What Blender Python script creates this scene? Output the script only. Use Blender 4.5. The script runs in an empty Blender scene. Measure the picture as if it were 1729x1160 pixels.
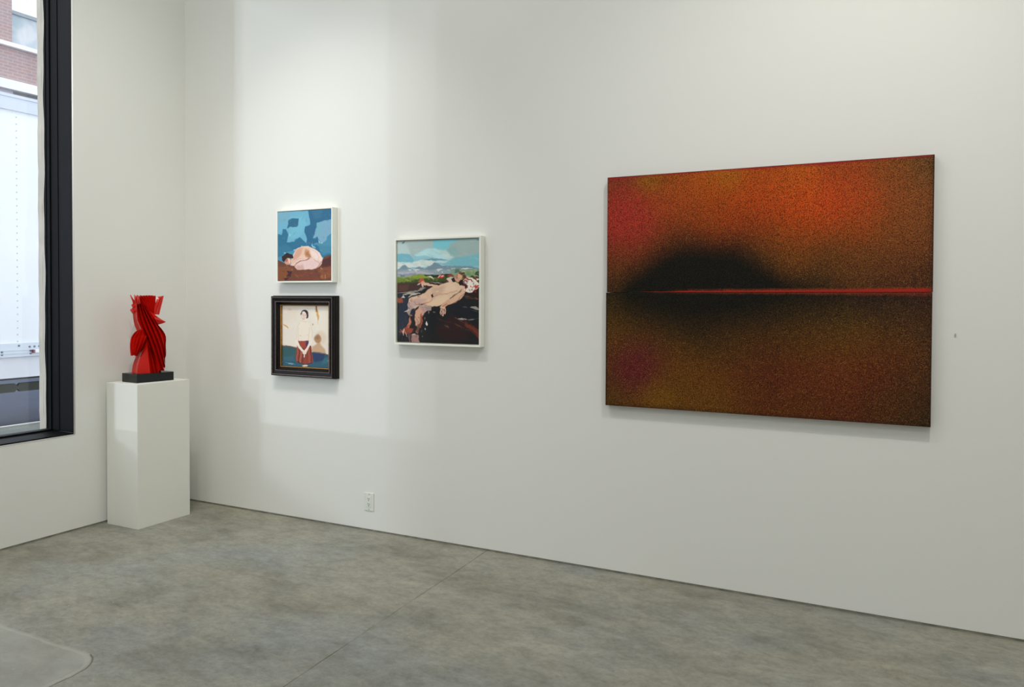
import bpy, math, random
import numpy as np
from mathutils import Matrix, Vector

random.seed(7)
rng = np.random.default_rng(11)
C = bpy.context.scene.collection
sc = bpy.context.scene

# ------------------------------------------------------------------ helpers
def lin(c):
    c = np.asarray(c, float) / 255.0
    return np.where(c <= 0.04045, c / 12.92, ((c + 0.055) / 1.055) ** 2.4)

def mat(name, rgb, rough=0.6, metal=0.0, spec=0.5, coat=0.0, srgb=True, bump=None, vary=None, scale=1.0):
    """procedural principled material; rgb in 0-255 display values; vary = (scale, amount); bump = (scale, strength)"""
    m = bpy.data.materials.new(name); m.use_nodes = True
    nt = m.node_tree; b = nt.nodes['Principled BSDF']
    c = lin(rgb) if srgb else np.array(rgb, float)
    c = np.clip(c * scale, 0, 0.95)
    b.inputs['Base Color'].default_value = (*c, 1)
    b.inputs['Roughness'].default_value = rough
    b.inputs['Metallic'].default_value = metal
    b.inputs['Specular IOR Level'].default_value = spec
    if coat:
        b.inputs['Coat Weight'].default_value = coat
        b.inputs['Coat Roughness'].default_value = 0.08
    tc = nt.nodes.new('ShaderNodeTexCoord')
    if vary:
        n = nt.nodes.new('ShaderNodeTexNoise'); n.inputs['Scale'].default_value = vary[0]; n.inputs['Detail'].default_value = 5
        r = nt.nodes.new('ShaderNodeMapRange'); r.inputs[3].default_value = 1 - vary[1]; r.inputs[4].default_value = 1 + vary[1]
        r.inputs[1].default_value = 0.3; r.inputs[2].default_value = 0.7
        mx = nt.nodes.new('ShaderNodeVectorMath'); mx.operation = 'SCALE'
        mx.inputs[0].default_value = tuple(c)
        nt.links.new(tc.outputs['Object'], n.inputs['Vector']); nt.links.new(n.outputs['Fac'], r.inputs[0])
        nt.links.new(r.outputs[0], mx.inputs['Scale']); nt.links.new(mx.outputs[0], b.inputs['Base Color'])
    if bump:
        n = nt.nodes.new('ShaderNodeTexNoise'); n.inputs['Scale'].default_value = bump[0]; n.inputs['Detail'].default_value = 4
        bp = nt.nodes.new('ShaderNodeBump'); bp.inputs['Strength'].default_value = bump[1]; bp.inputs['Distance'].default_value = 0.002
        nt.links.new(tc.outputs['Object'], n.inputs['Vector']); nt.links.new(n.outputs['Fac'], bp.inputs['Height'])
        nt.links.new(bp.outputs[0], b.inputs['Normal'])
    return m

def link(name, verts, faces, m=None, parent=None, smooth=False, bevel=None, mats=None):
    me = bpy.data.meshes.new(name); me.from_pydata([tuple(v) for v in verts], [], [tuple(f) for f in faces]); me.update()
    o = bpy.data.objects.new(name, me); C.objects.link(o)
    if m: me.materials.append(m)
    if smooth:
        for p in me.polygons: p.use_smooth = True
    if parent:
        o.parent = parent
        o.matrix_parent_inverse = Matrix.Translation(parent.location).inverted()
    if bevel:
        b = o.modifiers.new('bevel', 'BEVEL'); b.width = bevel; b.segments = 2; b.limit_method = 'ANGLE'
    return o

class MB:
    def __init__(s): s.v = []; s.f = []
    def add(s, v, f):
        n = len(s.v); s.v += [tuple(map(float, p)) for p in v]; s.f += [tuple(i + n for i in q) for q in f]; return s
    def box(s, x0, x1, y0, y1, z0, z1):
        x0, x1 = sorted((x0, x1)); y0, y1 = sorted((y0, y1)); z0, z1 = sorted((z0, z1))
        v = [(x0,y0,z0),(x1,y0,z0),(x1,y1,z0),(x0,y1,z0),(x0,y0,z1),(x1,y0,z1),(x1,y1,z1),(x0,y1,z1)]
        return s.add(v, [(0,3,2,1),(4,5,6,7),(0,1,5,4),(1,2,6,5),(2,3,7,6),(3,0,4,7)])
    def cyl(s, c, ax, r, l, n=16, r2=None):
        """cylinder from point c along unit axis ax, length l"""
        ax = Vector(ax).normalized(); t = Vector((0,0,1)) if abs(ax.z) < .9 else Vector((1,0,0))
        a = ax.cross(t).normalized(); b = ax.cross(a); c = Vector(c); r2 = r if r2 is None else r2
        v = [c + (a*math.cos(2*math.pi*i/n) + b*math.sin(2*math.pi*i/n))*r for i in range(n)]
        v += [c + ax*l + (a*math.cos(2*math.pi*i/n) + b*math.sin(2*math.pi*i/n))*r2 for i in range(n)]
        f = [(i, (i+1)%n, n+(i+1)%n, n+i) for i in range(n)] + [tuple(range(n))[::-1], tuple(range(n, 2*n))]
        return s.add(v, f)
    def build(s, name, m=None, parent=None, **k): return link(name, s.v, s.f, m, parent, **k)

def fixn(o):
    import bmesh
    bm = bmesh.new(); bm.from_mesh(o.data); bmesh.ops.recalc_face_normals(bm, faces=bm.faces); bm.to_mesh(o.data); bm.free(); return o

def thing(name, label, cat, loc=(0,0,0), group=None):
    o = bpy.data.objects.new(name, None); C.objects.link(o); o.location = loc; o.empty_display_size = .1
    o['label'] = label; o['category'] = cat
    if group: o['group'] = group
    return o

def tag(o, label, cat, group=None):
    o['label'] = label; o['category'] = cat
    if group: o['group'] = group
    return o

def struct(o): o['kind'] = 'structure'; return o

def ring(x0, x1, z0, z1, prof):
    """mitred frame on the plane y=0 facing -y; prof = closed list of (inset, depth) points"""
    m = MB(); n = len(prof); v = []
    for (sx, sz) in ((0,0),(1,0),(1,1),(0,1)):
        for (w, d) in prof:
            v.append(((x1 - w) if sx else (x0 + w), -d, (z1 - w) if sz else (z0 + w)))
    f = []
    for k in range(4):
        a = k*n; b = ((k+1) % 4)*n
        for i in range(n):
            j = (i+1) % n
            f.append((a+i, b+i, b+j, a+j))
    m.add(v, f); return m

# ------------------------------------------------------------------ camera
CX, CY, CH = 4.7134, -4.0113, 1.48
YAW, PITCH, ROLL, FPX, SY = 2.0404, -0.018, 0.004, 1317.0, 50.02
fw = Vector((math.cos(YAW)*math.cos(PITCH), math.sin(YAW)*math.cos(PITCH), math.sin(PITCH)))
rt = fw.cross(Vector((0,0,1))).normalized(); up = rt.cross(fw)
r2 = rt*math.cos(ROLL) + up*math.sin(ROLL); u2 = -rt*math.sin(ROLL) + up*math.cos(ROLL)
cam = bpy.data.cameras.new('camera'); co = bpy.data.objects.new('camera', cam); C.objects.link(co)
co.matrix_world = Matrix(((r2.x,u2.x,-fw.x,CX),(r2.y,u2.y,-fw.y,CY),(r2.z,u2.z,-fw.z,CH),(0,0,0,1)))
cam.sensor_fit = 'HORIZONTAL'; cam.sensor_width = 36; cam.lens = FPX/1729*36; cam.shift_y = -SY/1729
cam.clip_start = 0.05; cam.clip_end = 200
sc.camera = co

# ------------------------------------------------------------------ materials
WALL = mat('wall_paint', (232,233,229), rough=.75, spec=.2, bump=(180,.05))
CEIL = mat('ceiling_paint', (232,232,226), rough=.8)
PED = mat('pedestal_paint', (231,232,225), rough=.6, spec=.3, bump=(120,.03))
DARKGAP = mat('base_strip', (126,126,114), rough=.7, vary=(14,.4))
BEAD = mat('corner_bead_glint', (250,252,255), rough=.18, spec=.9, coat=.8)  # whiter than the wall, window glint on the rounded edge put into the colour
BLACKM = mat('charcoal_metal', (10,11,17), rough=.5, spec=.16, vary=(6,.1))
BLACKF = mat('black_frame_metal', (12,14,17), rough=.5, spec=.12)
STONE = mat('weathered_stone', (192,186,174), rough=.9, bump=(30,.5), vary=(9,.14))
LEDGE = mat('ledge_stone', (92,98,88), rough=.5, vary=(7,.15))
WHITEP = mat('white_frame_paint', (242,243,235), rough=.45, spec=.4)
FLOATER = mat('float_gap', (176,172,160), rough=.8)
BLACKW = mat('black_wood', (22,17,17), rough=.42, spec=.2, vary=(40,.3), bump=(150,.15))
RIDGE_HL = mat('black_wood_highlight', (96,84,78), rough=.35, vary=(60,.4))  # paler tone painted as highlights along the frame ridges
GOLD = mat('gilt_lip', (176,128,58), rough=.35, metal=.6, vary=(90,.3))
CLOTH = mat('canvas_edge', (205,200,188), rough=.9)
CLOTHR = mat('painted_canvas_edge', (70,26,22), rough=.8, vary=(60,.5))
RED = mat('red_lacquer', (198,22,12), rough=.22, spec=.4, coat=.12)
GRANITE = mat('black_granite', (20,23,24), rough=.3, spec=.35, vary=(200,.2))
PLATE = mat('outlet_plastic', (228,232,226), rough=.35)
SLOT = mat('outlet_slot', (40,40,38), rough=.6)
SCREW = mat('screw_metal', (150,150,145), rough=.4, metal=.7)

def glass(name, tint=(.97,.98,.98)):
    m = bpy.data.materials.new(name); m.use_nodes = True; nt = m.node_tree; nt.nodes.clear()
    out = nt.nodes.new('ShaderNodeOutputMaterial'); mix = nt.nodes.new('ShaderNodeMixShader')
    t = nt.nodes.new('ShaderNodeBsdfTransparent'); t.inputs[0].default_value = (*tint, 1)
    g = nt.nodes.new('ShaderNodeBsdfGlossy'); g.inputs['Roughness'].default_value = .02
    lw = nt.nodes.new('ShaderNodeLayerWeight'); lw.inputs[0].default_value = .5
    pw = nt.nodes.new('ShaderNodeMath'); pw.operation = 'POWER'; pw.inputs[1].default_value = 4; nt.links.new(lw.outputs['Facing'], pw.inputs[0])
    ma = nt.nodes.new('ShaderNodeMath'); ma.operation = 'MULTIPLY_ADD'; ma.inputs[1].default_value = .6; ma.inputs[2].default_value = .03; nt.links.new(pw.outputs[0], ma.inputs[0])
    nt.links.new(ma.outputs[0], mix.inputs[0]); nt.links.new(t.outputs[0], mix.inputs[1]); nt.links.new(g.outputs[0], mix.inputs[2])
    nt.links.new(mix.outputs[0], out.inputs[0]); return m
GLASS = glass('window_glass')

# ---- concrete floor
def concrete():
    m = bpy.data.materials.new('polished_concrete'); m.use_nodes = True; nt = m.node_tree
    N, Lk = nt.nodes, nt.links; b = N['Principled BSDF']
    tc = N.new('ShaderNodeTexCoord')
    def noise(scale, detail=6, rough=.55, dist=0, stretch=None, off=None):
        n = N.new('ShaderNodeTexNoise'); n.inputs['Scale'].default_value = scale; n.inputs['Detail'].default_value = detail
        n.inputs['Roughness'].default_value = rough; n.inputs['Distortion'].default_value = dist
        mp = N.new('ShaderNodeMapping')
        if stretch: mp.inputs['Scale'].default_value = stretch[:3]; mp.inputs['Rotation'].default_value = (0,0,stretch[3])
        if off: mp.inputs['Location'].default_value = off
        Lk.new(tc.outputs['Object'], mp.inputs[0]); Lk.new(mp.outputs[0], n.inputs['Vector']); return n.outputs['Fac']
    def ramp(src, stops):
        r = N.new('ShaderNodeValToRGB'); e = r.color_ramp.elements
        e[0].position, e[0].color = stops[0][0], (*stops[0][1], 1); e[1].position, e[1].color = stops[-1][0], (*stops[-1][1], 1)
        for p, c in stops[1:-1]:
            x = e.new(p); x.color = (*c, 1)
        Lk.new(src, r.inputs[0]); return r.outputs[0]
    def mix(a, b_, fac, mode='MIX'):
        x = N.new('ShaderNodeMix'); x.data_type = 'RGBA'; x.blend_type = mode
        for s, val in ((6, a), (7, b_)):
            if hasattr(val, 'is_linked') or hasattr(val, 'links'): Lk.new(val, x.inputs[s])
            else: x.inputs[s].default_value = (*val, 1)
        if isinstance(fac, (int, float)): x.inputs[0].default_value = fac
        else: Lk.new(fac, x.inputs[0])
        return x.outputs[2]
    def math_(op, a, b_=None, clamp=False):
        x = N.new('ShaderNodeMath'); x.operation = op; x.use_clamp = clamp
        for i, val in enumerate((a, b_)):
            if val is None: continue
            if isinstance(val, (int, float)): x.inputs[i].default_value = val
            else: Lk.new(val, x.inputs[i])
        return x.outputs[0]
    S = 1.0
    col = ramp(noise(.9, 5, .6, .2, (1,1.4,1,.5)), [(.32, tuple(lin((151,147,131))*S)), (.5, tuple(lin((144,143,132))*S)), (.68, tuple(lin((138,141,137))*S))])
    blot = ramp(noise(1.9, 12, .66, .25, (1,1.5,1,.35), (3,1,0)), [(.32, (.72,.715,.69)), (.5, (1,1,1)), (.70, (1.16,1.16,1.15))])
    col = mix(col, blot, 1.0, 'MULTIPLY')
    blot2 = ramp(noise(6.5, 12, .72, .4, (1,1.7,1,.35), (7,3,0)), [(.33, (.78,.78,.76)), (.5, (1,1,1)), (.68, (1.14,1.14,1.13))])
    col = mix(col, blot2, 1.0, 'MULTIPLY')
    fine = ramp(noise(48, 8, .75), [(.3, (.82,.82,.81)), (.5, (1,1,1)), (.72, (1.1,1.1,1.1))])
    col = mix(col, fine, 1.0, 'MULTIPLY')
    blot3 = ramp(noise(17, 14, .78, .3, (1,1.5,1,.35), (2,9,0)), [(.34, (.80,.80,.785)), (.5, (1,1,1)), (.66, (1.13,1.13,1.125))])
    col = mix(col, blot3, 1.0, 'MULTIPLY')
    # pale specks of aggregate
    vo = N.new('ShaderNodeTexVoronoi'); vo.inputs['Scale'].default_value = 9; Lk.new(tc.outputs['Object'], vo.inputs['Vector'])
    sp = math_('LESS_THAN', vo.outputs['Distance'], .028)
    col = mix(col, tuple(lin((205,203,188))), math_('MULTIPLY', sp, .7))
    vo2 = N.new('ShaderNodeTexVoronoi'); vo2.inputs['Scale'].default_value = 5.3; Lk.new(tc.outputs['Object'], vo2.inputs['Vector'])
    col = mix(col, tuple(lin((78,72,60))), math_('MULTIPLY', math_('LESS_THAN', vo2.outputs['Distance'], .02), .6))
    # saw-cut joint running away from the right wall
    sx = N.new('ShaderNodeSeparateXYZ'); Lk.new(tc.outputs['Object'], sx.inputs[0]); X, Y = sx.outputs[0], sx.outputs[1]
    wob = math_('MULTIPLY', math_('SUBTRACT', noise(3, 3), .5), .012)
    jx = math_('ADD', math_('ADD', X, math_('MULTIPLY', Y, .0500)), wob)
    dj = math_('ABSOLUTE', math_('SUBTRACT', jx, 2.516))
    joint = math_('LESS_THAN', dj, .0028)
    fade = ramp(noise(4, 3), [(.35, (.25,)*3), (.6, (.95,)*3)])
    fx = N.new('ShaderNodeRGBToBW'); Lk.new(fade, fx.inputs[0])
    col = mix(col, tuple(lin((88,74,54))), math_('MULTIPLY', joint, fx.outputs[0]))
    # repaired patch in the foreground, a raised pale skim with rounded corner (x<1.82, y<-1.93)
    wob2 = math_('MULTIPLY', math_('SUBTRACT', noise(6, 4), .5), .05)
    qx = math_('ADD', math_('SUBTRACT', X, 1.65), wob2); qy = math_('ADD', math_('SUBTRACT', math_('MULTIPLY', Y, -1), 0), wob2)
    qy = math_('SUBTRACT', 2.09, qy)
    mxx = math_('MAXIMUM', qx, 0); mxy = math_('MAXIMUM', qy, 0)
    dist = math_('SUBTRACT', math_('SQRT', math_('ADD', math_('MULTIPLY', mxx, mxx), math_('MULTIPLY', mxy, mxy))), .165)
    inside = math_('LESS_THAN', dist, 0)
    patch = ramp(noise(3.5, 8, .6, .5), [(.35, tuple(lin((150,149,139)))), (.65, tuple(lin((172,172,163))))])
    col = mix(col, patch, math_('MULTIPLY', inside, .6))
    rim = math_('LESS_THAN', math_('ABSOLUTE', math_('ADD', dist, .018)), math_('MULTIPLY', noise(14, 6), .016))
    col = mix(col, tuple(lin((188,185,172))), math_('MULTIPLY', rim, .3))
    edge = math_('MULTIPLY', math_('LESS_THAN', math_('ABSOLUTE', dist), .0035), math_('GREATER_THAN', X, 1.70))
    col = mix(col, tuple(lin((92,86,70))), math_('MULTIPLY', edge, .8))
    # pale plaster dust close to the walls
    Lk.new(col, b.inputs['Base Color'])
    rr = N.new('ShaderNodeMapRange'); rr.inputs[3].default_value = .34; rr.inputs[4].default_value = .62
    Lk.new(noise(3.2, 6), rr.inputs[0]); Lk.new(rr.outputs[0], b.inputs['Roughness'])
    b.inputs['Specular IOR Level'].default_value = .35
    bp = N.new('ShaderNodeBump'); bp.inputs['Strength'].default_value = .08; bp.inputs['Distance'].default_value = .01
    Lk.new(noise(22, 6), bp.inputs['Height']); Lk.new(bp.outputs[0], b.inputs['Normal'])
    return m
CONC = concrete()

# ------------------------------------------------------------------ room
RX, RY, RZ = 8.2, -8.2, 5.6            # far extents
GAP = .0115
struct(MB().box(-.3, RX, RY, .16, -.12, 0).build('floor', CONC))
struct(MB().box(-.32, RX+.2, RY-.2, .2, RZ, RZ+.15).build('ceiling', CEIL))
struct(MB().box(.0, RX, 0, .16, GAP, RZ).build('wall_right', WALL))
struct(MB().box(0, RX, .0015, .02, 0, GAP-.002).build('trim_1', DARKGAP))
WY0, WY1, WZ0, WZ1 = -.866, -3.72, .626, 4.05    # window opening
struct(MB().box(-.3, 0, .16, WY0, GAP, RZ).box(-.3, 0, WY0, WY1, GAP, WZ0-.0105).box(-.3, 0, WY0, WY1, WZ1, RZ)
       .box(-.3, 0, WY1, RY, GAP, RZ).build('wall_left', WALL))
struct(MB().box(-.02, -.0015, .0, RY, 0, GAP-.002).build('trim_2', DARKGAP))
struct(MB().box(RX, RX+.15, RY, .16, 0, RZ).build('wall_back', WALL))
struct(MB().box(-.3, RX+.15, RY-.15, RY, 0, RZ).build('wall_front', WALL))

# ---- window_1: charcoal liner, sill, black stile, pane
win = bpy.data.objects.new('window_1', None); C.objects.link(win); win['kind'] = 'structure'; win.location = (-.15, (WY0+WY1)/2, WZ0)
t = .004
MB().box(-.134, -.001, WY0, WY0-t, WZ0, WZ1).box(-.134, .0005, WY1, WY1+t, WZ0, WZ1).box(-.134, .0005, WY0, WY1, WZ1-t, WZ1).build('jamb_liner', BLACKM, win)
MB().box(-.30, -.001, WY0, WY1, WZ0-.010, WZ0-.002).build('window_sill', mat('sill_metal', (7,8,11), rough=.55, spec=.12), win)
fr = MB().box(-.25, -.134, WY0-.001, WY0-.008, WZ0, WZ1).box(-.25, -.134, WY1+.001, WY1+.05, WZ0, WZ1).box(-.25, -.134, WY0, WY1, WZ1-.05, WZ1)
fr.box(-.215, -.205, WY0-.008, WY0-.016, WZ0, WZ1)
fr.box(-.26, -.20, WY0-.008, WY1+.05, WZ0-.002, WZ0+.009)
frame = fr.build('window_frame', BLACKF, win)
MB().box(-.234, -.228, WY0-.008, WY1+.05, WZ0+.009, WZ1-.05).build('pane', GLASS, win)
MB().box(-.62, -.30, WY0+.3, WY1-.3, WZ0-.12, WZ0-.006).build('outer_ledge', LEDGE, win, bevel=.004)
MB().box(-.632, -.605, WY0+.3, WY1-.3, WZ0-.03, WZ0+.002).build('ledge_nosing', mat('pale_nosing', (225,228,232), rough=.5), win)
# wavy sealant bead between stile and stone
vs, fs = [], []
nz = 60
for i in range(nz+1):
    z = WZ0 + (WZ1-WZ0)*i/nz
    w = .0045*math.sin(i*.45) + .003*math.sin(i*1.1+1)
    for (x, y) in ((-.25, WY0-.001), (-.25, WY0-.012), (-.268+w, WY0-.010), (-.268+w, WY0-.001)): vs.append((x, y, z))
for i in range(nz):
    for k in range(4):
        a = i*4+k; b_ = i*4+(k+1)%4; fs.append((a, b_, b_+4, a+4))
fixn(link('sealant', vs, fs, BLACKF, win))
# drywall corner bead, whitened to imitate window light catching its edge, and stone pier outside
struct(MB().cyl((.0, WY0+.0052, WZ0-.012), (0,0,1), .0055, WZ1-WZ0, 20).cyl((.0, WY0+.004, WZ0-.0128), (0,-1,0), .0030, WY0-WY1, 10).build('trim_3', BEAD, smooth=True))

STB = mat('rendered_stone', (206,200,188), rough=.9, bump=(25,.5), vary=(7,.10))
vs, fs = [], []
for i in range(nz+1):
    z = WZ0 - .006 + (WZ1-WZ0+.2)*i/nz; w = .0015*math.sin(i*.9+2) + .001*math.sin(i*2.3)
    for (x, y) in ((-.3, .3), (-.3, WY0+.002), (-.302, WY0-.002+w), (-.345, WY0-.003+w), (-.345, .3)): vs.append((x, y, z))
for i in range(nz):
    for k in range(5):
        a = i*5+k; b_ = i*5+(k+1)%5; fs.append((a, b_, b_+5, a+5))
fs.append((0,1,2,3,4)); fs.append(tuple(nz*5+k for k in range(5)))
struct(fixn(link('trim_4', vs, fs, STB)))
struct(MB().box(-.30, -.25, WY0+.001, WY0-.002, WZ0-.006, WZ1).build('trim_5', STB))

# ------------------------------------------------------------------ outside
SZ = -.15
ASPH = mat('asphalt', (88,98,118), rough=.55, vary=(1.5,.12), bump=(40,.4))
struct(MB().box(-2.9, -.32, -26, 22, SZ-.1, SZ+.12).build('sidewalk', mat('sidewalk_concrete', (150,150,146), rough=.9, vary=(2,.1))))
struct(MB().box(-40, -2.9, -60, 60, SZ-.1, SZ).build('street', ASPH))

TX = -3.5
WHT = mat('truck_white', (238,243,250), rough=.35, vary=(1.2,.03))
ALU = mat('truck_aluminium', (205,214,226), rough=.35, metal=.2)
trk = thing('truck_trailer', 'long white riveted trailer parked at the curb outside the window', 'truck', (TX-1.25, 2, SZ))
MB().box(TX-2.5, TX, -5, 8, .98, 3.5).build('cargo_box', WHT, trk, bevel=.01)
cb = bpy.data.objects['cargo_box']
MB().box(TX-.02, TX+.025, -5, 8, 3.40, 3.54).box(TX-.02, TX+.035, -5, 8, 3.53, 3.56).build('top_rail', ALU, trk)
rail = MB().box(TX-.03, TX+.02, -5, 8, .872, 1.01).box(TX, TX+.028, -5, 8, .905, .915).box(TX, TX+.028, -5, 8, .937, .943).build('bottom_rail', ALU, trk)
MB().box(TX-.05, TX-.01, -4.6, 7.6, .652, .875).build('side_skirt', mat('skirt_white', (226,230,238), rough=.5, vary=(3,.05)), trk)
RIV = mat('rivet_metal', (130,136,146), rough=.4, metal=.4); RIV2 = mat('rivet_white', (196,204,214), rough=.4)
rows = [(.87, z) for z in np.arange(1.03, 3.4, .07)]
for (y, z) in rows:
    MB().cyl((TX-.001, y, z), (1,0,0), .008, .006, 8, .005).build('rivet', RIV2, cb)
for (y, z) in [(.70,.90),(.70,.925),(.99,.90),(.99,.925),(.98,.97),(1.03,.97),(1.08,.97),(.87,.985)]:
    MB().cyl((TX+.018, y, z), (1,0,0), .013, .012, 8, .008).build('rivet', RIV, rail)
mk = MB().box(TX+.02, TX+.05, 1.018, 1.13, .903, .938).build('side_marker_lamp', mat('marker_white', (252,252,255), rough=.3), trk, bevel=.006)
MB().box(TX+.02, TX+.052, 1.0, 1.017, .903, .938).build('lamp_end_cap', mat('marker_red', (150,90,100), rough=.4), mk)
DRK = mat('dark_guard', (52,56,50), rough=.7)
MB().box(TX-.35, TX-.04, -4.6, 7.6, .632, .655).build('frame_rail', DRK, trk)
# guard made of notched boards hanging under the skirt
g = MB(); yy = -4.5
while yy < 7.4:
    L_ = .30; h = .088; zc = .545; c_ = .03
    pts = [(yy, zc-h/2+c_), (yy+c_, zc-h/2), (yy+L_-c_, zc-h/2), (yy+L_, zc-h/2+c_), (yy+L_, zc+h/2-c_), (yy+L_-c_, zc+h/2), (yy+c_, zc+h/2), (yy, zc+h/2-c_)]
    n = len(pts); v = [(TX-.06, p[0], p[1]) for p in pts] + [(TX-.10, p[0], p[1]) for p in pts]
    g.add(v, [tuple(range(n))[::-1], tuple(range(n, 2*n))] + [(i, (i+1)%n, n+(i+1)%n, n+i) for i in range(n)])
    yy += L_
fixn(g.build('side_guard', DRK, trk))
for y in (-3.4, -2.2, 6.4):
    w = MB().cyl((TX-.32, y, SZ+.48), (1,0,0), .48, .26, 28).build('wheel', mat('tyre_rubber', (30,30,30), rough=.85), trk, bevel=.04)
    MB().cyl((TX-.07, y, SZ+.48), (1,0,0), .26, .03, 20, .2).build('hub', ALU, w)
MB().box(TX-2.2, TX-.3, -4.4, 7.4, .68, .98).build('chassis', DRK, trk)

def brick():
    m = bpy.data.materials.new('red_brick'); m.use_nodes = True; nt = m.node_tree; b = nt.nodes['Principled BSDF']
    br = nt.nodes.new('ShaderNodeTexBrick'); tc = nt.nodes.new('ShaderNodeTexCoord'); mp = nt.nodes.new('ShaderNodeMapping')
    mp.inputs['Rotation'].default_value = (math.pi/2, 0, math.pi/2)
    sw = nt.nodes.new('ShaderNodeSeparateXYZ'); cm = nt.nodes.new('ShaderNodeCombineXYZ')
    nt.links.new(tc.outputs['Object'], sw.inputs[0]); nt.links.new(sw.outputs[1], cm.inputs[0]); nt.links.new(sw.outputs[2], cm.inputs[1])
    br.inputs['Scale'].default_value = 1; br.inputs['Brick Width'].default_value = .22; br.inputs['Row Height'].default_value = .075
    br.inputs['Mortar Size'].default_value = .009; br.inputs['Mortar'].default_value = (*lin((190,178,176)),1)
    br.inputs['Color1'].default_value = (*lin((168,134,130)),1); br.inputs['Color2'].default_value = (*lin((146,134,140)),1)
    nt.links.new(cm.outputs[0], br.inputs['Vector'])
    n = nt.nodes.new('ShaderNodeTexNoise'); n.inputs['Scale'].default_value = 6; nt.links.new(tc.outputs['Object'], n.inputs['Vector'])
    mx = nt.nodes.new('ShaderNodeMix'); mx.data_type = 'RGBA'; nt.links.new(n.outputs['Fac'], mx.inputs[0]); nt.links.new(br.outputs[0], mx.inputs[6]); mx.inputs[7].default_value = (*lin((178,158,156)),1)  # pale mix puts the washed-out haze of the glass into the brick colour
    nt.links.new(mx.outputs[2], b.inputs['Base Color']); b.inputs['Roughness'].default_value = .9; return m
BX = -14.
bld = thing('street_building', 'red brick building with white stone ledge across the street behind the trailer', 'building', (BX-3, 6, SZ))
BW = mat('ledge_white', (240,240,238), rough=.7, vary=(2,.04))
b_ = MB()
# wall with one real opening (y 7.03..8.6, z 7.41..9.6)
b_.box(BX-6, BX, -10, 7.03, 6.28, 15).box(BX-6, BX, 8.60, 30, 6.28, 15).box(BX-6, BX, 7.03, 8.60, 6.28, 7.40).box(BX-6, BX, 7.03, 8.60, 9.6, 15).box(BX-6, BX-.6, 7.03, 8.6, 7.4, 9.6)
bw = b_.build('wall', brick(), bld)
MB().box(BX-6, BX-.35, -10, 30, SZ, 6.28).build('shop_front', mat('shopfront_grey', (150,152,150), rough=.7), bld)
MB().box(BX-.35, BX+.18, -10, 30, 6.30, 6.52).build('cornice', BW, bld, bevel=.01)
MB().box(BX-.35, BX+.02, 7.03, 30, 6.05, 6.30).build('under_cornice_band', mat('band_grey', (142,142,140), rough=.7), bld)  # grey length of the band below the cornice
MB().box(BX-.35, BX+.02, -10, 7.03, 6.05, 6.30).build('under_cornice_band', mat('band_pale', (205,198,206), rough=.7), bld)
MB().box(BX-.3, BX+.1, 6.7, 8.8, 7.31, 7.41).build('window_ledge', BW, bld, bevel=.01)
wf = MB().box(BX-.22, BX-.12, 7.03, 8.6, 8.16, 8.24).box(BX-.22, BX-.12, 7.03, 7.07, 7.41, 9.6).box(BX-.22, BX-.12, 8.56, 8.6, 7.41, 9.6).box(BX-.22, BX-.12, 7.03, 8.6, 9.55, 9.6).build('window_frame', mat('far_frame_grey', (150,160,165), rough=.5), bld)
def far_glass(nm, c0, c1):
    m = mat(nm, c0, rough=.25, spec=.5); nt = m.node_tree
    n = nt.nodes.new('ShaderNodeTexNoise'); n.inputs['Scale'].default_value = 2.2
    tc = nt.nodes.new('ShaderNodeTexCoord'); nt.links.new(tc.outputs['Object'], n.inputs[0])
    r = nt.nodes.new('ShaderNodeValToRGB'); r.color_ramp.elements[0].position = .42; r.color_ramp.elements[1].position = .62
    r.color_ramp.elements[0].color = (*lin(c0),1); r.color_ramp.elements[1].color = (*lin(c1),1)
    nt.links.new(n.outputs['Fac'], r.inputs[0]); nt.links.new(r.outputs[0], nt.nodes['Principled BSDF'].inputs['Base Color']); return m
MB().box(BX-.19, BX-.17, 7.07, 8.56, 7.41, 8.16).build('pane', far_glass('far_pane_grey', (165,182,190), (205,208,212)), wf)  # mottled grey-blue lower sash
MB().box(BX-.17, BX-.15, 7.07, 8.56, 8.24, 9.55).build('pane', far_glass('sky_reflection_white', (236,246,252), (250,252,252)), wf)  # white sky reflection painted into the upper pane's colour

# ------------------------------------------------------------------ pedestal + sculpture
pr = -.0
PX0, PX1, PY0, PY1, PZ = .0431, .3408, -.6674, -.2616, .9283
ped = MB().box(PX0, PX1, PY0, PY1, 0, PZ).build('pedestal', PED, bevel=.0015)
tag(ped, 'tall plain white pedestal carrying the red sculpture by the corner', 'pedestal')

scu = thing('sculpture', 'glossy red twisted pleated sculpture on a black slab atop the white pedestal', 'sculpture', (.19, -.46, PZ))
FRc = Vector((.257, -.606)); bv = Vector((.115, .9934)); av = Vector((-.9934, .115))
q = [FRc + av*.172, FRc, FRc + bv*.262, FRc + av*.172 + bv*.262]
zb, zt = PZ, PZ + .0575
link('base_slab', [(p.x,p.y,zb) for p in q] + [(p.x,p.y,zt) for p in q], [(3,2,1,0),(4,5,6,7),(0,1,5,4),(1,2,6,5),(2,3,7,6),(3,0,4,7)], GRANITE, scu, bevel=.0012)
SC = Vector((.195, -.470)); 
vd = (Vector((CX, CY)) - SC).normalized(); ru = Vector((-vd.y, vd.x))      # toward the front of the piece, and its right
KU, KZ = .00386, .00392                                                   # metres per traced unit
def S(px, py, d):
    u = (px - 247.6)*KU; z = zt - .002 + (630.0 - py)*KZ
    p = SC + ru*u + vd*d
    return (p.x, p.y, max(z, zt - .001))
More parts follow.
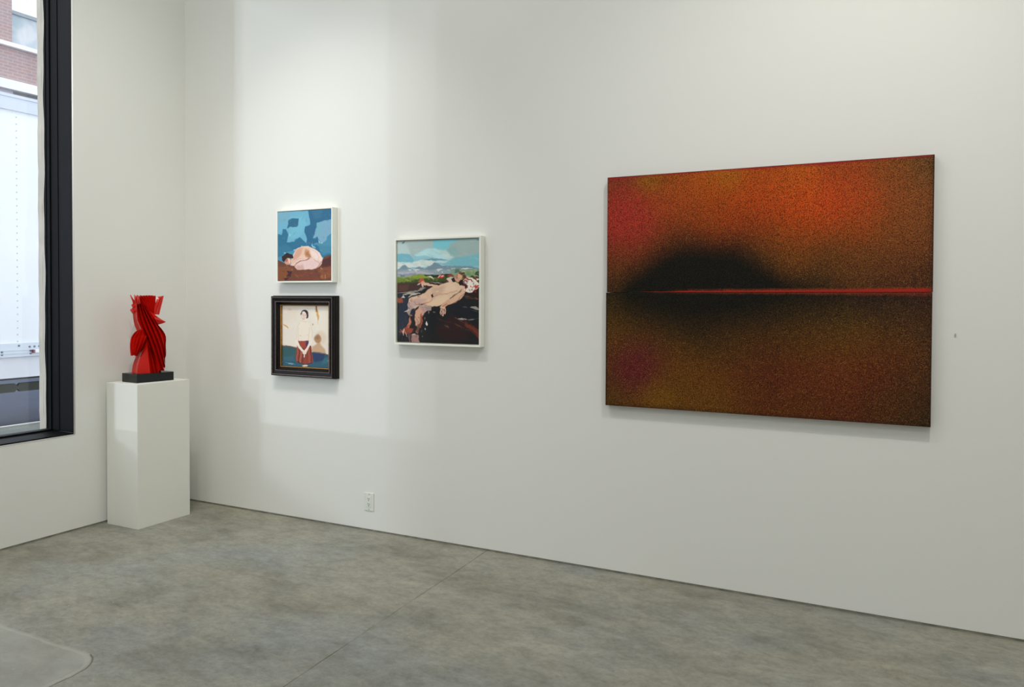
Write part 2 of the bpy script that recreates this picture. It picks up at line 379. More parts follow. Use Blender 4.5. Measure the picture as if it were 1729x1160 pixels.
def crm(P, n):
    P = [np.array(p, float) for p in P]; Q = [2*P[0]-P[1]] + P + [2*P[-1]-P[-2]]; out = []
    for i in range(n):
        t_ = i/(n-1)*(len(P)-1); k = min(int(t_), len(P)-2); f = t_-k
        a, b, c, d = Q[k:k+4]
        out.append(.5*((2*b) + (-a+c)*f + (2*a-5*b+4*c-d)*f*f + (-a+3*b-3*c+d)*f**3))
    return out
def pleats(curves, deps, cut=.02, n=22, thick=None, skip=()):
    """a folded sheet: sharp ridges on each curve, deep valleys between, and a mirrored back so it is solid"""
    R = []
    for c, d in zip(curves, deps):
        pts = crm(c, n); dd = crm([(x,) for x in d], n) if hasattr(d, '__len__') else [(d,)]*n
        R.append([(p[0], p[1], q_[0]) for p, q_ in zip(pts, dd)])
    rows_ = []
    for i, r in enumerate(R):
        rows_.append(r)
        if i < len(R)-1:
            cc = 0 if i in skip else cut
            m_ = []
            for k, (a, b) in enumerate(zip(r, R[i+1])):
                s_ = min(1, math.hypot(a[0]-b[0], a[1]-b[1])/5.0)
                m_.append((a[0]*.35+b[0]*.65, a[1]*.35+b[1]*.65, (a[2]+b[2])/2 - cc*s_))
            rows_.append(m_)
    nr = len(rows_); v = []; f = []
    for r in rows_: v += [S(*p) for p in r]
    off = nr*n
    for r in rows_: v += [S(p[0], p[1], (-p[2]*.9 - .004) if thick is None else p[2]-thick) for p in r]
    for i in range(nr-1):
        for k in range(n-1):
            a = i*n+k; b = a+n; f.append((a, b, b+1, a+1)); f.append((off+a, off+a+1, off+b+1, off+b))
    for k in range(n-1):
        f.append((k, k+1, off+k+1, off+k)); a = (nr-1)*n+k; f.append((a, off+a, off+a+1, a+1))
    for i in range(nr-1):
        a = i*n; b = a+n; f.append((a, off+a, off+b, b)); a += n-1; b += n-1; f.append((a, b, off+b, off+a))
    return v, f
def wedge(poly, d0, d1, ridge=None):
    """solid blade: outline at depth d0, swelling to a spine at depth +/-"""
    n = len(poly); cx = sum(p[0] for p in poly)/n; cy = sum(p[1] for p in poly)/n
    if ridge: cx, cy = ridge
    v = [S(p[0], p[1], d0) for p in poly] + [S(cx, cy, d0+d1), S(cx, cy, d0-d1)]
    return v, [(i, (i+1)%n, n) for i in range(n)] + [((i+1)%n, i, n+1) for i in range(n)]
def red(name, parts, parent=scu):
    m = MB()
    for v, f in parts: m.add(v, f)
    o = m.build(name, RED, parent); fixn(o)
    return o
# the long diagonal folds
c0 = [(227,501),(224,515),(223.8,526),(224.1,537),(226.2,549),(229.8,559),(232.5,574),(233,592)]
c1 = [(230.3,498),(229.6,510),(230,524),(231.5,541),(238,557),(243.5,572),(248.5,594),(252,627)]
c2 = [(231.6,498),(233.2,512),(235.5,528),(240,545),(247,565),(253,583),(259,604),(263,627)]
c3 = [(232.4,499),(236.5,514),(241,530),(248,551),(254.5,568),(260.5,585),(266.5,607),(272.5,627)]
c4 = [(233,500),(239,515),(246,532),(253.5,549),(260,566),(265.5,583),(270.5,602),(274.1,619.5)]
c5 = [(233.5,500),(241,514),(250,530),(259,548),(265.5,562),(270,576),(273.2,592),(273.9,607.4)]
c6 = [(234,500),(242.5,514),(252.5,530),(262.8,548),(270,557.5),(275.4,569),(275,584),(276,597)]
red('twisted_folds', [pleats([c0,c1,c2,c3,c4,c5,c6],
    [(0,.01,.01,.0,.0,.005,.02,.02),(.03,.045,.05,.05,.055,.055,.045,.03),(.035,.05,.058,.062,.065,.062,.055,.045),(.03,.045,.055,.062,.066,.064,.055,.04),
     (.03,.04,.05,.058,.06,.056,.045,.03),(.025,.035,.045,.048,.046,.04,.03,.012),(.02,.028,.03,.028,.02,.012,.006,0)], cut=.042, skip=(0,))])
# beak-like fold on the right
red('pointed_fold', [wedge([(240,510),(250,524.5),(259.7,532.8),(267.5,538.6),(275.6,543.8),(269,546.5),(262.5,548.3),(252,535)], .018, .022, (258,538))])
# skirt at the foot
s0 = [(235,584),(228.5,601),(224.7,611),(222.4,621),(221.3,631)]
s1 = [(240.5,586),(235,602),(232.3,612),(230.6,622),(229.6,631)]
s2 = [(245.2,572),(246.2,588),(247.6,603),(249,617),(250.3,631)]
s3 = [(247.5,582),(250.5,595),(253,607),(255,619),(257,631)]
s4 = [(250,587),(255,599),(258.5,610),(260.5,620),(262.5,631)]
s5 = [(252,590),(259,603),(263.5,613),(266,622),(268,631)]
red('skirt_folds', [pleats([s0,s1,s2,s3,s4,s5], [(.0,.0,.0,0,0),(.04,.055,.058,.06,.06),(.064,.068,.068,.068,.068),(.058,.062,.064,.064,.062),(.05,.055,.056,.056,.055),(.02,.03,.03,.03,.03)], cut=.036, skip=(0,1))])
# shell fan on the left hip
f0 = [(236.5,556.2),(228.3,559),(221.8,567.5),(219.4,578),(219.2,589),(220.4,600)]
f1 = [(237.5,556),(231,561),(226.5,570),(224.6,580),(223.9,590),(223.6,599.5)]
f2 = [(238.5,555.7),(234.5,561),(231.5,570),(229,580),(227,590),(225.5,598.5)]
f3 = [(239.4,555.4),(238.4,563),(236.8,571),(234,581),(230.6,591),(227.5,600)]
f4 = [(241,561.8),(243,564.5),(244.9,566.5),(241,577),(236,589),(230.5,600.4)]
red('shell_fan', [pleats([f0,f1,f2,f3,f4], [(.04,.04,.035,.035,.04,.045),(.05,.06,.065,.068,.068,.06),(.06,.075,.085,.088,.084,.07),(.066,.085,.096,.098,.09,.078),(.06,.075,.08,.09,.088,.076)], cut=.026, thick=.03)])
# crown
k = []
tops = [(233,498.8),(237.5,498.6),(241.5,498.4),(245.5,498.2),(250,498.1),(254.3,498.3),(259.6,499.2)]
bots = [(249,527),(251,528),(252.8,529),(254.4,529.5),(256,530),(257.2,530.2),(258.5,530.5)]
for (a, b) in zip(tops, bots): k.append([a, ((a[0]*.62+b[0]*.38), 508), ((a[0]*.35+b[0]*.65), 518), b])
red('crown_folds', [pleats(k, [(-.02,-.01,.0,.005),(-.032,-.02,-.005,.005),(-.036,-.022,-.005,.008),(-.03,-.018,-.002,.01),(-.02,-.008,.004,.014),(-.006,.002,.01,.018),(.012,.016,.02,.022)], cut=.028, n=14, thick=.03)])
h0 = [(262.4,500.2),(260.4,507),(257.5,518),(256.6,531.2)]; h1 = [(268.4,499.6),(265.4,510),(262,520),(259.6,530.6)]; h2 = [(272.2,498.8),(270,509),(267.4,520),(264.8,531.2)]
red('crown_panel', [pleats([h0,h1,h2], [(.0,.01,.015,.02),(.02,.03,.036,.04),(.01,.018,.024,.03)], cut=.008, n=12, thick=.014)])
# spikes and bumps at the upper left
red('crown_spikes', [wedge([(219.2,497.5),(220.8,497.6),(226.5,508),(228.5,516),(225,518),(223,509)], .01, .012),
    wedge([(225.2,497),(226.8,497.2),(230.5,503),(231,514),(227.5,515),(226.3,506)], .03, .012),
    wedge([(230.8,497.4),(232.2,498.2),(234,503),(236,512),(231,514),(229.8,504)], .045, .010)])
red('shoulder_folds', [wedge([(221.3,515),(223,512.5),(229,516),(230,524),(224,521)], .012, .018), wedge([(219.2,523.2),(222.5,519.8),(229,522),(230,533),(224.2,531)], .008, .022)])
# hidden-side folds so the piece is complete all round
bk = lambda P: [(495.2-x+0.0, y) for x, y in P]
for nm, crv, dd in (('rear_folds', [c1,c2,c3,c4,c5], (.03,.04,.045,.04,.025)),):
    v, f = pleats([[(x*.9+24.8, y) for x, y in c] for c in crv], dd, cut=.02, thick=.05)
    v2 = []
    for p in v:
        w = Vector((p[0], p[1])) - SC; a, b = w.dot(ru), w.dot(vd)
        q_ = SC + ru*(a*.8) - vd*(abs(b)*.75); v2.append((q_.x, q_.y, p[2]))
    red(nm, [(v2, f)])

# ------------------------------------------------------------------ paint engine for the canvases
def hom(corners):
    """uv (0..1, origin top left) -> traced coordinates"""
    src = [(0,0),(1,0),(1,1),(0,1)]; A = []; B = []
    for (u, v), (x, y) in zip(src, corners):
        A.append([u,v,1,0,0,0,-u*x,-v*x]); B.append(x); A.append([0,0,0,u,v,1,-u*y,-v*y]); B.append(y)
    h = np.linalg.solve(np.array(A), np.array(B)); return np.append(h, 1).reshape(3,3)
class Paint:
    def __init__(s, nx, ny, corners, base, warp=3.0, seed=1):
        s.nx, s.ny = nx, ny
        U, V = np.meshgrid(np.linspace(0,1,nx), np.linspace(0,1,ny)); H = hom(corners)
        w = H[2,0]*U + H[2,1]*V + 1; s.X = (H[0,0]*U + H[0,1]*V + H[0,2])/w; s.Y = (H[1,0]*U + H[1,1]*V + H[1,2])/w
        s.r = np.random.default_rng(seed)
        s.X0, s.Y0 = s.X.copy(), s.Y.copy()
        for sc_ in (70, 30, 14):
            s.X += s.smooth(sc_)*warp*sc_/40; s.Y += s.smooth(sc_)*warp*sc_/40
        s.c = np.tile(np.array(base, float), (ny, nx, 1))
    def smooth(s, L_):
        """smooth random field of feature size L_ traced units"""
        out = np.zeros_like(s.X0)
        for _ in range(6):
            a = s.r.uniform(0, 2*math.pi); k_ = 2*math.pi/(L_*s.r.uniform(1.2,3.5)); ph = s.r.uniform(0, 6.28)
            out += np.sin((s.X0*math.cos(a)+s.Y0*math.sin(a))*k_ + ph)
        return out/2.5
    def put(s, mask, col, alpha=1.0):
        m = (mask*alpha)[..., None]; s.c = s.c*(1-m) + np.array(col, float)*m
    def poly(s, pts, col, a=1.0, soft=0):
        soft = max(soft, 2.2)
        X, Y = s.X, s.Y; ins = np.zeros(X.shape, bool); n = len(pts); dmin = np.full(X.shape, 1e9)
        for i in range(n):
            (x1, y1), (x2, y2) = pts[i], pts[(i+1) % n]
            c_ = ((y1 > Y) != (y2 > Y)); 
            with np.errstate(divide='ignore', invalid='ignore'):
                xi = (x2-x1)*(Y-y1)/((y2-y1) if y2 != y1 else 1e-9) + x1
            ins ^= (c_ & (X < xi))
            if soft:
                L2 = (x2-x1)**2+(y2-y1)**2+1e-9; t_ = np.clip(((X-x1)*(x2-x1)+(Y-y1)*(y2-y1))/L2, 0, 1)
                dmin = np.minimum(dmin, np.hypot(X-x1-t_*(x2-x1), Y-y1-t_*(y2-y1)))
        if soft:
            sd = np.where(ins, dmin, -dmin); s.put(np.clip(.5+sd/(2*soft), 0, 1), col, a)
        else: s.put(ins.astype(float), col, a)
    def line(s, pts, w, col, a=1.0, taper=False):
        best = np.full(s.X.shape, 1e9); n = len(pts)-1
        for i in range(n):
            (x1, y1), (x2, y2) = pts[i], pts[i+1]
            L2 = (x2-x1)**2+(y2-y1)**2+1e-9; t_ = np.clip(((s.X-x1)*(x2-x1)+(s.Y-y1)*(y2-y1))/L2, 0, 1)
            d = np.hypot(s.X-x1-t_*(x2-x1), s.Y-y1-t_*(y2-y1))
            if taper: d = d + (w/2)*.8*np.abs(2*(i+t_)/n-1)**1.5
            best = np.minimum(best, d)
        s.put(np.clip((w/2-best)/3.0+.5, 0, 1), col, a)
    def ell(s, cx, cy, rx, ry, col, a=1.0, ang=0, soft=.12):
        c_, n_ = math.cos(ang), math.sin(ang); dx = (s.X-cx)*c_+(s.Y-cy)*n_; dy = -(s.X-cx)*n_+(s.Y-cy)*c_
        s.put(np.clip((1-np.hypot(dx/rx, dy/ry))/soft+.5, 0, 1), col, a)
    def mottle(s, L_, amt):
        f = 1 + s.smooth(L_)*amt; s.c *= f[..., None]
    def dabs(s, n, box, w, l, cols, a=.7, ang=None):
        for _ in range(n):
            x = s.r.uniform(box[0], box[2]); y = s.r.uniform(box[1], box[3]); t_ = s.r.uniform(0, math.pi) if ang is None else ang + s.r.normal()*.3
            ll = l*s.r.uniform(.5, 1.3); c_ = cols[int(s.r.integers(len(cols)))]
            s.line([(x, y), (x+ll*math.cos(t_), y+ll*math.sin(t_))], w*s.r.uniform(.5, 1.3), c_, a, True)

def paint_mat(name, rough=.55, bump=.15):
    m = bpy.data.materials.new(name); m.use_nodes = True; nt = m.node_tree; b = nt.nodes['Principled BSDF']
    a = nt.nodes.new('ShaderNodeAttribute'); a.attribute_name = 'paint'
    nt.links.new(a.outputs['Color'], b.inputs['Base Color']); b.inputs['Roughness'].default_value = rough; b.inputs['Specular IOR Level'].default_value = .25
    tc = nt.nodes.new('ShaderNodeTexCoord'); n = nt.nodes.new('ShaderNodeTexNoise'); n.inputs['Scale'].default_value = 90; n.inputs['Distortion'].default_value = 1.5
    bp = nt.nodes.new('ShaderNodeBump'); bp.inputs['Strength'].default_value = bump; bp.inputs['Distance'].default_value = .002
    nt.links.new(tc.outputs['Object'], n.inputs[0]); nt.links.new(n.outputs['Fac'], bp.inputs['Height']); nt.links.new(bp.outputs[0], b.inputs['Normal'])
    return m
OIL = paint_mat('oil_paint')

def canvas(name, x0, x1, z0, z1, yb, yf, cols, m, parent, gain=1.0, edge=CLOTH):
    """stretched canvas: painted grid face at y=-yf, cloth sides back to y=-yb"""
    ny, nx = cols.shape[:2]
    xs = np.linspace(x0, x1, nx); zs = np.linspace(z1, z0, ny)
    v = [(x, -yf, z) for z in zs for x in xs]
    f = [(r*nx+c, (r+1)*nx+c, (r+1)*nx+c+1, r*nx+c+1) for r in range(ny-1) for c in range(nx-1)]
    nf = len(f); n0 = len(v)
    v += [(x0,-yf,z0),(x1,-yf,z0),(x1,-yf,z1),(x0,-yf,z1),(x0,-yb,z0),(x1,-yb,z0),(x1,-yb,z1),(x0,-yb,z1)]
    f += [tuple(n0+i for i in q_) for q_ in ((0,4,5,1),(1,5,6,2),(2,6,7,3),(3,7,4,0),(4,7,6,5))]
    o = link(name, v, f, m, parent); me = o.data; me.materials.append(edge)
    mi = np.zeros(len(f), np.int32); mi[nf:] = 1; me.polygons.foreach_set('material_index', mi)
    at = me.color_attributes.new('paint', 'FLOAT_COLOR', 'POINT')
    L_ = np.clip(lin(np.clip(cols, 0, 255))*gain, 0, .92).reshape(-1, 3)
    full = np.ones((len(v), 4), np.float32); full[:n0, :3] = L_; full[n0:, :3] = .3
    at.data.foreach_set('color', full.ravel())
    return o

# ------------------------------------------------------------------ painting 1: curled figure under a blue sky
p = Paint(190, 230, [(138,190),(815,133),(815,1035),(140,1050)], (66,134,164), 3.0, 3)
p.poly([(130,180),(520,160),(540,240),(548,330),(480,370),(475,430),(510,520),(490,572),(450,530),(400,495),(355,530),(340,562),(255,556),(265,470),(240,430),(200,395),(190,470),(130,465)], (104,166,192))
p.poly([(300,250),(470,240),(500,330),(440,470),(330,520),(280,470),(300,380)], (112,180,202), .6, 20)
p.poly([(130,180),(300,170),(270,300),(130,330)], (118,160,180), .6, 20)
p.poly([(275,280),(330,270),(398,262),(395,350),(375,375),(300,370),(255,395),(270,330)], (42,98,128))
p.poly([(525,150),(820,120),(820,270),(720,280),(635,320),(630,400),(580,500),(610,520),(640,480),(655,560),(560,600),(500,570),(510,500),(475,420),(480,370),(550,330)], (40,98,134))
p.poly([(560,160),(700,140),(690,240),(600,270)], (60,112,142), .6, 15)
p.poly([(640,320),(720,285),(820,262),(820,440),(770,480),(760,530),(690,580),(640,480),(580,515),(600,440)], (118,160,186))
p.poly([(640,330),(690,320),(680,450),(620,470)], (104,170,186), .6, 10)
p.poly([(130,465),(190,480),(200,395),(245,400),(262,470),(250,560),(345,566),(400,495),(450,530),(490,575),(640,605),(820,600),(820,745),(700,735),(400,640),(330,665),(230,700),(130,770)], (40,104,138))
p.poly([(640,600),(770,540),(820,460),(820,700),(700,715)], (72,134,162), .8, 12)
p.poly([(140,620),(250,600),(330,650),(220,700),(140,740)], (52,116,146), .7, 12)
for q_ in (((575,575),(590,630)),((655,530),(668,575)),((590,600),(610,628)),((690,550),(688,578)),((280,450),(290,490)),((435,600),(442,618)),((335,668),(365,655)),((210,700),(240,712))): p.line(q_, 16, (165,205,218), .75, True)
p.dabs(60, (140,180,810,600), 12, 60, [(84,150,178),(60,120,150),(120,176,196),(96,150,176)], .22)
p.poly([(130,790),(200,820),(300,850),(700,800),(720,735),(820,720),(820,1060),(130,1060)], (104,58,38))
p.poly([(130,880),(260,860),(350,900),(300,960),(230,1040),(130,1050)], (124,70,38), .9, 8)
p.poly([(350,960),(480,920),(620,930),(660,990),(640,1030),(380,1035)], (112,58,42), .8, 8)
p.poly([(640,900),(812,860),(812,1000),(700,1010)], (132,76,48), .8, 10)
p.poly([(240,920),(300,930),(330,900),(300,1000),(240,1040),(225,1020),(270,960)], (62,26,30))
p.poly([(700,780),(812,740),(812,850),(700,870)], (70,32,38), .8, 8)
p.poly([(140,820),(250,850),(240,880),(140,870)], (96,58,46), .8, 6)
p.line([(735,735),(780,745)], 14, (120,60,70), .8, True)
p.dabs(90, (140,850,810,1040), 10, 46, [(150,88,46),(84,44,32),(128,70,40),(70,36,32),(160,100,60)], .45, .2)
p.ell(690,995,22,22,(176,104,44),.6); p.ell(742,990,8,24,(190,130,90),.6)
p.poly([(186,740),(250,712),(312,720),(322,752),(262,768),(225,812),(200,806)], (44,26,32))
p.ell(262,800,46,48,(196,146,128)); p.ell(245,785,28,22,(140,92,80),.7); p.ell(286,795,14,34,(228,186,168),.9); p.line([(262,842),(290,850)],8,(70,36,34),.8)
p.poly([(300,850),(316,745),(340,700),(372,655),(430,620),(520,613),(600,640),(668,690),(710,760),(700,830),(652,882),(560,902),(440,917),(380,912),(350,862)], (222,192,178))
p.poly([(310,842),(330,740),(380,660),(440,625),(460,640),(430,720),(380,800),(340,850)], (202,150,128), .85, 12)
p.poly([(430,640),(540,620),(545,750),(510,762),(440,740)], (222,184,160), .7, 12)
p.poly([(478,650),(540,668),(552,765),(515,750),(470,700)], (186,132,92), .8, 12)
p.poly([(330,790),(420,745),(500,752),(515,775),(440,800),(350,850),(310,850)], (222,190,176), .9, 8)
p.poly([(362,852),(430,802),(560,772),(650,802),(630,880),(480,908),(385,912)], (220,190,188), .95, 5)
p.poly([(365,860),(450,840),(470,905),(380,912)], (190,140,130), .6, 14)
p.line([(345,868),(372,832),(430,800),(530,772)], 9, (120,66,60), .9)
p.poly([(560,650),(650,680),(706,760),(690,800),(600,760),(560,720)], (234,212,204), .8, 14)
p.line([(600,770),(660,820),(650,860)], 8, (176,130,124), .6); p.line([(690,800),(640,880),(560,904),(400,918)], 9, (128,72,62), .6)
p.line([(430,620),(520,612),(600,637)], 6, (246,226,214), .7)
p.poly([(486,690),(530,680),(548,760),(520,768),(492,735)], (158,100,66), .7, 10)
p.line([(322,842),(352,800),(410,772),(495,764)], 7, (178,126,106), .55, True); p.line([(420,700),(440,650),(470,625)], 10, (206,160,138), .5, True)
p.poly([(205,735),(255,705),(318,718),(330,760),(300,770),(270,758),(235,775),(215,808),(190,800),(192,755)], (40,24,30))
p.line([(585,660),(640,700),(668,770)], 8, (196,158,150), .5, True); p.line([(650,880),(700,830),(708,770)], 8, (150,100,90), .7, True)
p.dabs(40, (320,640,690,900), 9, 38, [(236,214,204),(206,164,146),(228,198,186),(200,170,172)], .4)
A0, A1, AZ0, AZ1, AD = .926, 1.403, 1.5895, 2.073, .050
pa = thing('framed_painting', 'square painting of a curled pale figure under blue sky, thin white frame', 'painting', ((A0+A1)/2, 0, AZ0))
fw_ = .0085
ring(A0, A1, AZ0, AZ1, [(0,.002),(0,AD),(fw_*.8,AD),(fw_,AD-.001),(fw_,.002)]).build('frame', WHITEP, pa)
MB().box(A0+fw_*.5, A1-fw_*.5, -.003, -.038, AZ0+fw_*.5, AZ1-fw_*.5).build('backing_board', FLOATER, pa)
canvas('canvas', A0+fw_+.0015, A1-fw_-.003, AZ0+fw_+.004, AZ1-fw_-.003, .038, AD-.004, p.c, OIL, pa, 1.16)

# ------------------------------------------------------------------ painting 2: standing woman, ornate black frame
p = Paint(170, 220, [(220,225),(765,222),(770,958),(232,930)], (226,217,205), 2.0, 5)
p.poly([(220,225),(400,225),(380,400),(220,420)], (222,208,192), .6, 30); p.poly([(540,230),(765,230),(765,560),(600,520)], (230,222,208), .8, 30)
p.ell(305,268,26,16,(214,176,160),.5,.5,.8); p.line([(232,232),(760,236)], 8, (222,196,180), .7)
p.dabs(50, (225,230,765,680), 14, 60, [(236,228,216),(216,206,190),(228,214,200)], .3)
p.line([(612,225),(620,290)], 16, (160,92,44), .9); p.line([(626,270),(634,345),(632,400)], 24, (208,152,74), .85, True); p.line([(632,390),(634,440)], 8, (220,190,150), .6)
p.line([(226,442),(262,462),(290,488)], 24, (212,158,80), .9, True); p.ell(578,442,9,13,(190,150,110),.8)
p.ell(668,600,60,80,(214,186,160),.5,0,.6)
p.poly([(560,760),(572,710),(620,675),(640,640),(655,650),(672,690),(720,740),(735,800),(600,790)], (186,146,108), .8, 10)
p.ell(633,612,40,52,(166,124,88),.9,0,.3); p.ell(630,600,20,26,(142,100,74),.5,0,.5)
p.poly([(215,690),(400,720),(560,768),(600,778),(640,775),(770,802),(780,970),(220,945)], (44,82,102))
p.poly([(215,690),(400,722),(390,830),(220,840)], (48,88,92), .9, 10)
p.poly([(580,775),(640,772),(720,790),(690,870),(600,900),(575,830)], (36,56,96), .9, 8)
p.poly([(380,900),(770,870),(775,960),(240,940),(240,910)], (44,92,112), .7, 10); p.poly([(690,860),(765,820),(768,900),(680,910)], (62,112,128), .6, 8)
p.poly([(240,830),(360,820),(380,880),(240,870)], (62,112,124), .5, 12)
p.line([(225,690),(300,704),(400,724)], 12, (134,78,66), .95); p.line([(600,776),(690,790),(768,806)], 8, (150,100,80), .6)
p.line([(262,888),(300,900),(340,902),(378,912)], 8, (150,190,215), .75, True); p.line([(300,906),(350,912)], 5, (170,200,220), .7)
p.line([(745,872),(765,884)], 7, (160,190,210), .7, True); p.line([(232,880),(245,884)], 6, (170,190,200), .6)
p.poly([(448,360),(505,360),(508,410),(540,440),(560,480),(572,560),(566,640),(552,700),(488,792),(462,790),(402,700),(385,640),(388,540),(396,460),(420,425),(446,408)], (233,221,206))
p.ell(475,318,46,48,(46,34,44)); p.ell(504,340,18,30,(60,46,56),.9); p.ell(467,340,31,50,(228,206,194)); p.ell(462,300,20,14,(236,222,210),.8)
p.line([(455,376),(478,376)],6,(170,110,100),.7); p.line([(468,336),(472,362)],5,(190,150,135),.7); p.line([(450,332),(460,332)],5,(110,80,80),.6); p.line([(478,332),(490,332)],5,(110,80,80),.6)
p.line([(448,402),(480,412),(500,402)],7,(206,176,160),.6); p.line([(420,430),(402,480),(392,560),(392,640)], 5, (206,188,168), .7); p.line([(545,440),(566,520),(572,600)], 5, (212,192,170), .7)
p.line([(425,575),(445,580)],8,(206,172,144),.5); p.line([(505,575),(525,572)],8,(206,172,144),.5); p.line([(416,470),(410,560),(415,640)],5,(214,194,174),.7); p.line([(540,480),(530,560),(522,640)],6,(208,182,156),.7)
p.poly([(412,636),(520,636),(530,690),(560,700),(572,790),(582,895),(545,912),(500,918),(455,910),(388,878),(382,800),(395,700),(408,680)], (142,62,48))
for i, (x0_, x1_) in enumerate(((405,398),(425,415),(445,436),(470,462),(505,512),(530,545),(552,566))):
    p.line([(x0_, 700+5*i%3), (x1_, 890)], 9, [(176,96,74),(98,44,44),(190,126,106),(80,40,44),(120,52,42),(176,92,66),(92,42,46)][i], .8)
p.poly([(494,636),(526,636),(530,700),(512,740),(500,690)], (52,44,92), .85, 4); p.line([(414,690),(404,712)],10,(50,44,80),.7)
p.poly([(420,642),(500,642),(492,700),(468,725),(430,690)], (158,66,50)); p.line([(400,885),(500,915),(575,898)], 8, (50,36,56), .8)
p.line([(396,640),(420,705),(455,750),(480,776)], 30, (234,222,208)); p.line([(556,650),(530,700),(505,745),(488,776)], 28, (234,220,204))
p.line([(415,700),(450,752)],4,(196,166,146),.6); p.line([(530,720),(505,755)],5,(196,166,146),.6)
p.ell(480,782,24,18,(230,212,196)); p.line([(478,795),(474,830)],12,(228,206,188)); p.ell(492,932,34,11,(216,198,180)); 
B0, B1, BZ0, BZ1, BD = .8815, 1.421, .962, 1.502, .062
pb = thing('framed_painting', 'painting of a standing woman in a red skirt, heavy black frame with gold lip', 'painting', ((B0+B1)/2, 0, BZ0))
fo = ring(B0, B1, BZ0, BZ1, [(0,.002),(0,.030),(-.000,.034),(.0035,.036),(.0035,.055),(.008,BD),(.014,BD),(.0185,.056),(.022,.0535),(.036,.050),(.040,.0535),(.044,.0525),(.047,.044),(.058,.034),(.062,.031),(.062,.002)]).build('frame', BLACKW, pb)
ring(B0, B1, BZ0, BZ1, [(.012,BD-.001),(.0122,BD+.0006),(.0155,BD+.0002),(.0168,BD-.004)]).build('ridge_highlight', RIDGE_HL, fo)  # pale strips imitate light catching the ridges
ring(B0, B1, BZ0, BZ1, [(.0375,.049),(.038,.0548),(.0415,.0548),(.042,.050)]).build('ridge_highlight', RIDGE_HL, fo)
ring(B0, B1, BZ0, BZ1, [(.060,.002),(.060,.031),(.0625,.0335),(.0655,.032),(.066,.026),(.066,.002)]).build('gilt_lip', GOLD, pb)['label'] = 'thin gold inner lip'
MB().box(B0+.03, B1-.03, -.003, -.012, BZ0+.03, BZ1-.03).build('backing_board', mat('dark_backing', (30,25,22), rough=.9), pb)
canvas('canvas', B0+.0675, B1-.0675, BZ0+.0675, BZ1-.0675, .012, .0195, p.c, OIL, pb, 1.12)

# ------------------------------------------------------------------ painting 3: reclining figure in a landscape
p = Paint(230, 270, [(78,135),(825,98),(829,1050),(88,1030)], (140,182,190), 3.0, 9)
P_ = p.poly
P_([(70,120),(420,110),(400,190),(330,215),(240,245),(150,300),(70,260)], (158,176,176), 1, 10)
P_([(70,150),(160,160),(200,240),(180,300),(70,250)], (176,198,198), .7, 14)
P_([(400,110),(640,100),(600,160),(520,195),(440,205),(400,170)], (112,186,200), .9, 8)
P_([(240,250),(330,205),(420,190),(520,240),(600,270),(540,295),(420,280),(250,292)], (170,208,214), 1, 8)
P_([(440,200),(540,210),(610,250),(600,290),(520,280)], (186,206,202), .8, 10)
P_([(560,150),(640,110),(830,95),(830,250),(700,265),(600,290),(540,220)], (148,166,164), .9, 14)
P_([(530,200),(600,170),(640,240),(560,260)], (118,166,170), .6, 12)
P_([(520,310),(600,280),(830,235),(830,355),(600,352),(500,340)], (112,172,184), 1, 8)
P_([(76,256),(190,248),(225,300),(215,320),(76,322)], (108,168,184), 1, 5); P_([(230,262),(330,262),(450,290),(300,306),(230,305)], (128,180,192), .8, 6)
P_([(76,322),(200,318),(300,300),(440,318),(400,352),(240,362),(76,382)], (198,208,204), 1, 6)
P_([(320,302),(400,288),(460,284),(534,292),(440,306),(360,310)], (92,140,156), .9, 4); P_([(450,300),(540,300),(520,320),(430,325)], (190,214,220), .7, 5)
P_([(76,388),(110,372),(150,345),(190,372),(230,388),(280,352),(330,368),(390,342),(420,325),(452,330),(490,356),(600,346),(700,344),(760,352),(830,368),(830,440),(76,440)], (112,136,152), 1, 3)
P_([(76,395),(300,378),(560,385),(830,395),(830,470),(76,470)], (142,156,162), .8, 6)
P_([(76,408),(240,400),(420,405),(400,420),(76,428)], (176,170,184), .8, 3); P_([(76,425),(260,420),(240,440),(76,450)], (128,136,158), .7, 3)
P_([(560,372),(700,362),(830,372),(830,440),(560,430)], (112,142,120), .7, 6); P_([(640,385),(830,385),(830,430),(700,440)], (140,158,120), .8, 6)
P_([(700,400),(780,398),(770,440),(700,436)], (104,136,88), .8, 4); P_([(790,400),(830,392),(830,445),(780,432)], (44,66,44), .9, 3); P_([(600,385),(650,380),(640,410),(600,415)], (70,100,80), .8, 4)
for q_ in (((225,388),(292,384)),((430,382),(500,378)),((655,372),(760,368)),((440,392),(470,390)),((490,405),(500,412)),((240,400),(262,398)),((560,378),(600,376)),((180,385),(215,390))): p.line(q_, 8, (226,228,218), .95, True)
P_([(76,452),(180,440),(330,428),(540,425),(640,440),(830,445),(830,520),(600,520),(76,520)], (104,122,46), 1, 3)
P_([(200,440),(330,432),(420,440),(440,462),(300,470),(200,460)], (138,150,54), .7, 5)
P_([(330,432),(400,424),(560,424),(600,440),(540,455),(400,448),(330,440)], (34,52,32), 1, 3)
P_([(200,490),(330,468),(420,456),(560,450),(640,460),(620,520),(76,518),(90,505)], (52,66,28), .9, 6)
p.dabs(50, (80,440,440,505), 7, 26, [(150,168,84),(70,96,40),(176,180,120),(60,80,40),(120,160,100)], .6, .1)
P_([(76,432),(130,440),(220,436),(200,452),(76,458)], (150,160,150), .7, 3); P_([(95,436),(140,432),(150,448),(100,450)], (96,112,110), .8, 3)
p.poly([(355,442),(380,434),(410,450),(380,452)], (214,214,208)); p.line([(385,448),(405,462)], 6, (200,206,196), .9)
P_([(76,512),(300,506),(560,480),(600,520),(560,560),(76,592)], (62,40,38)); P_([(90,520),(190,516),(180,570),(90,582)], (84,52,46), .8, 8)
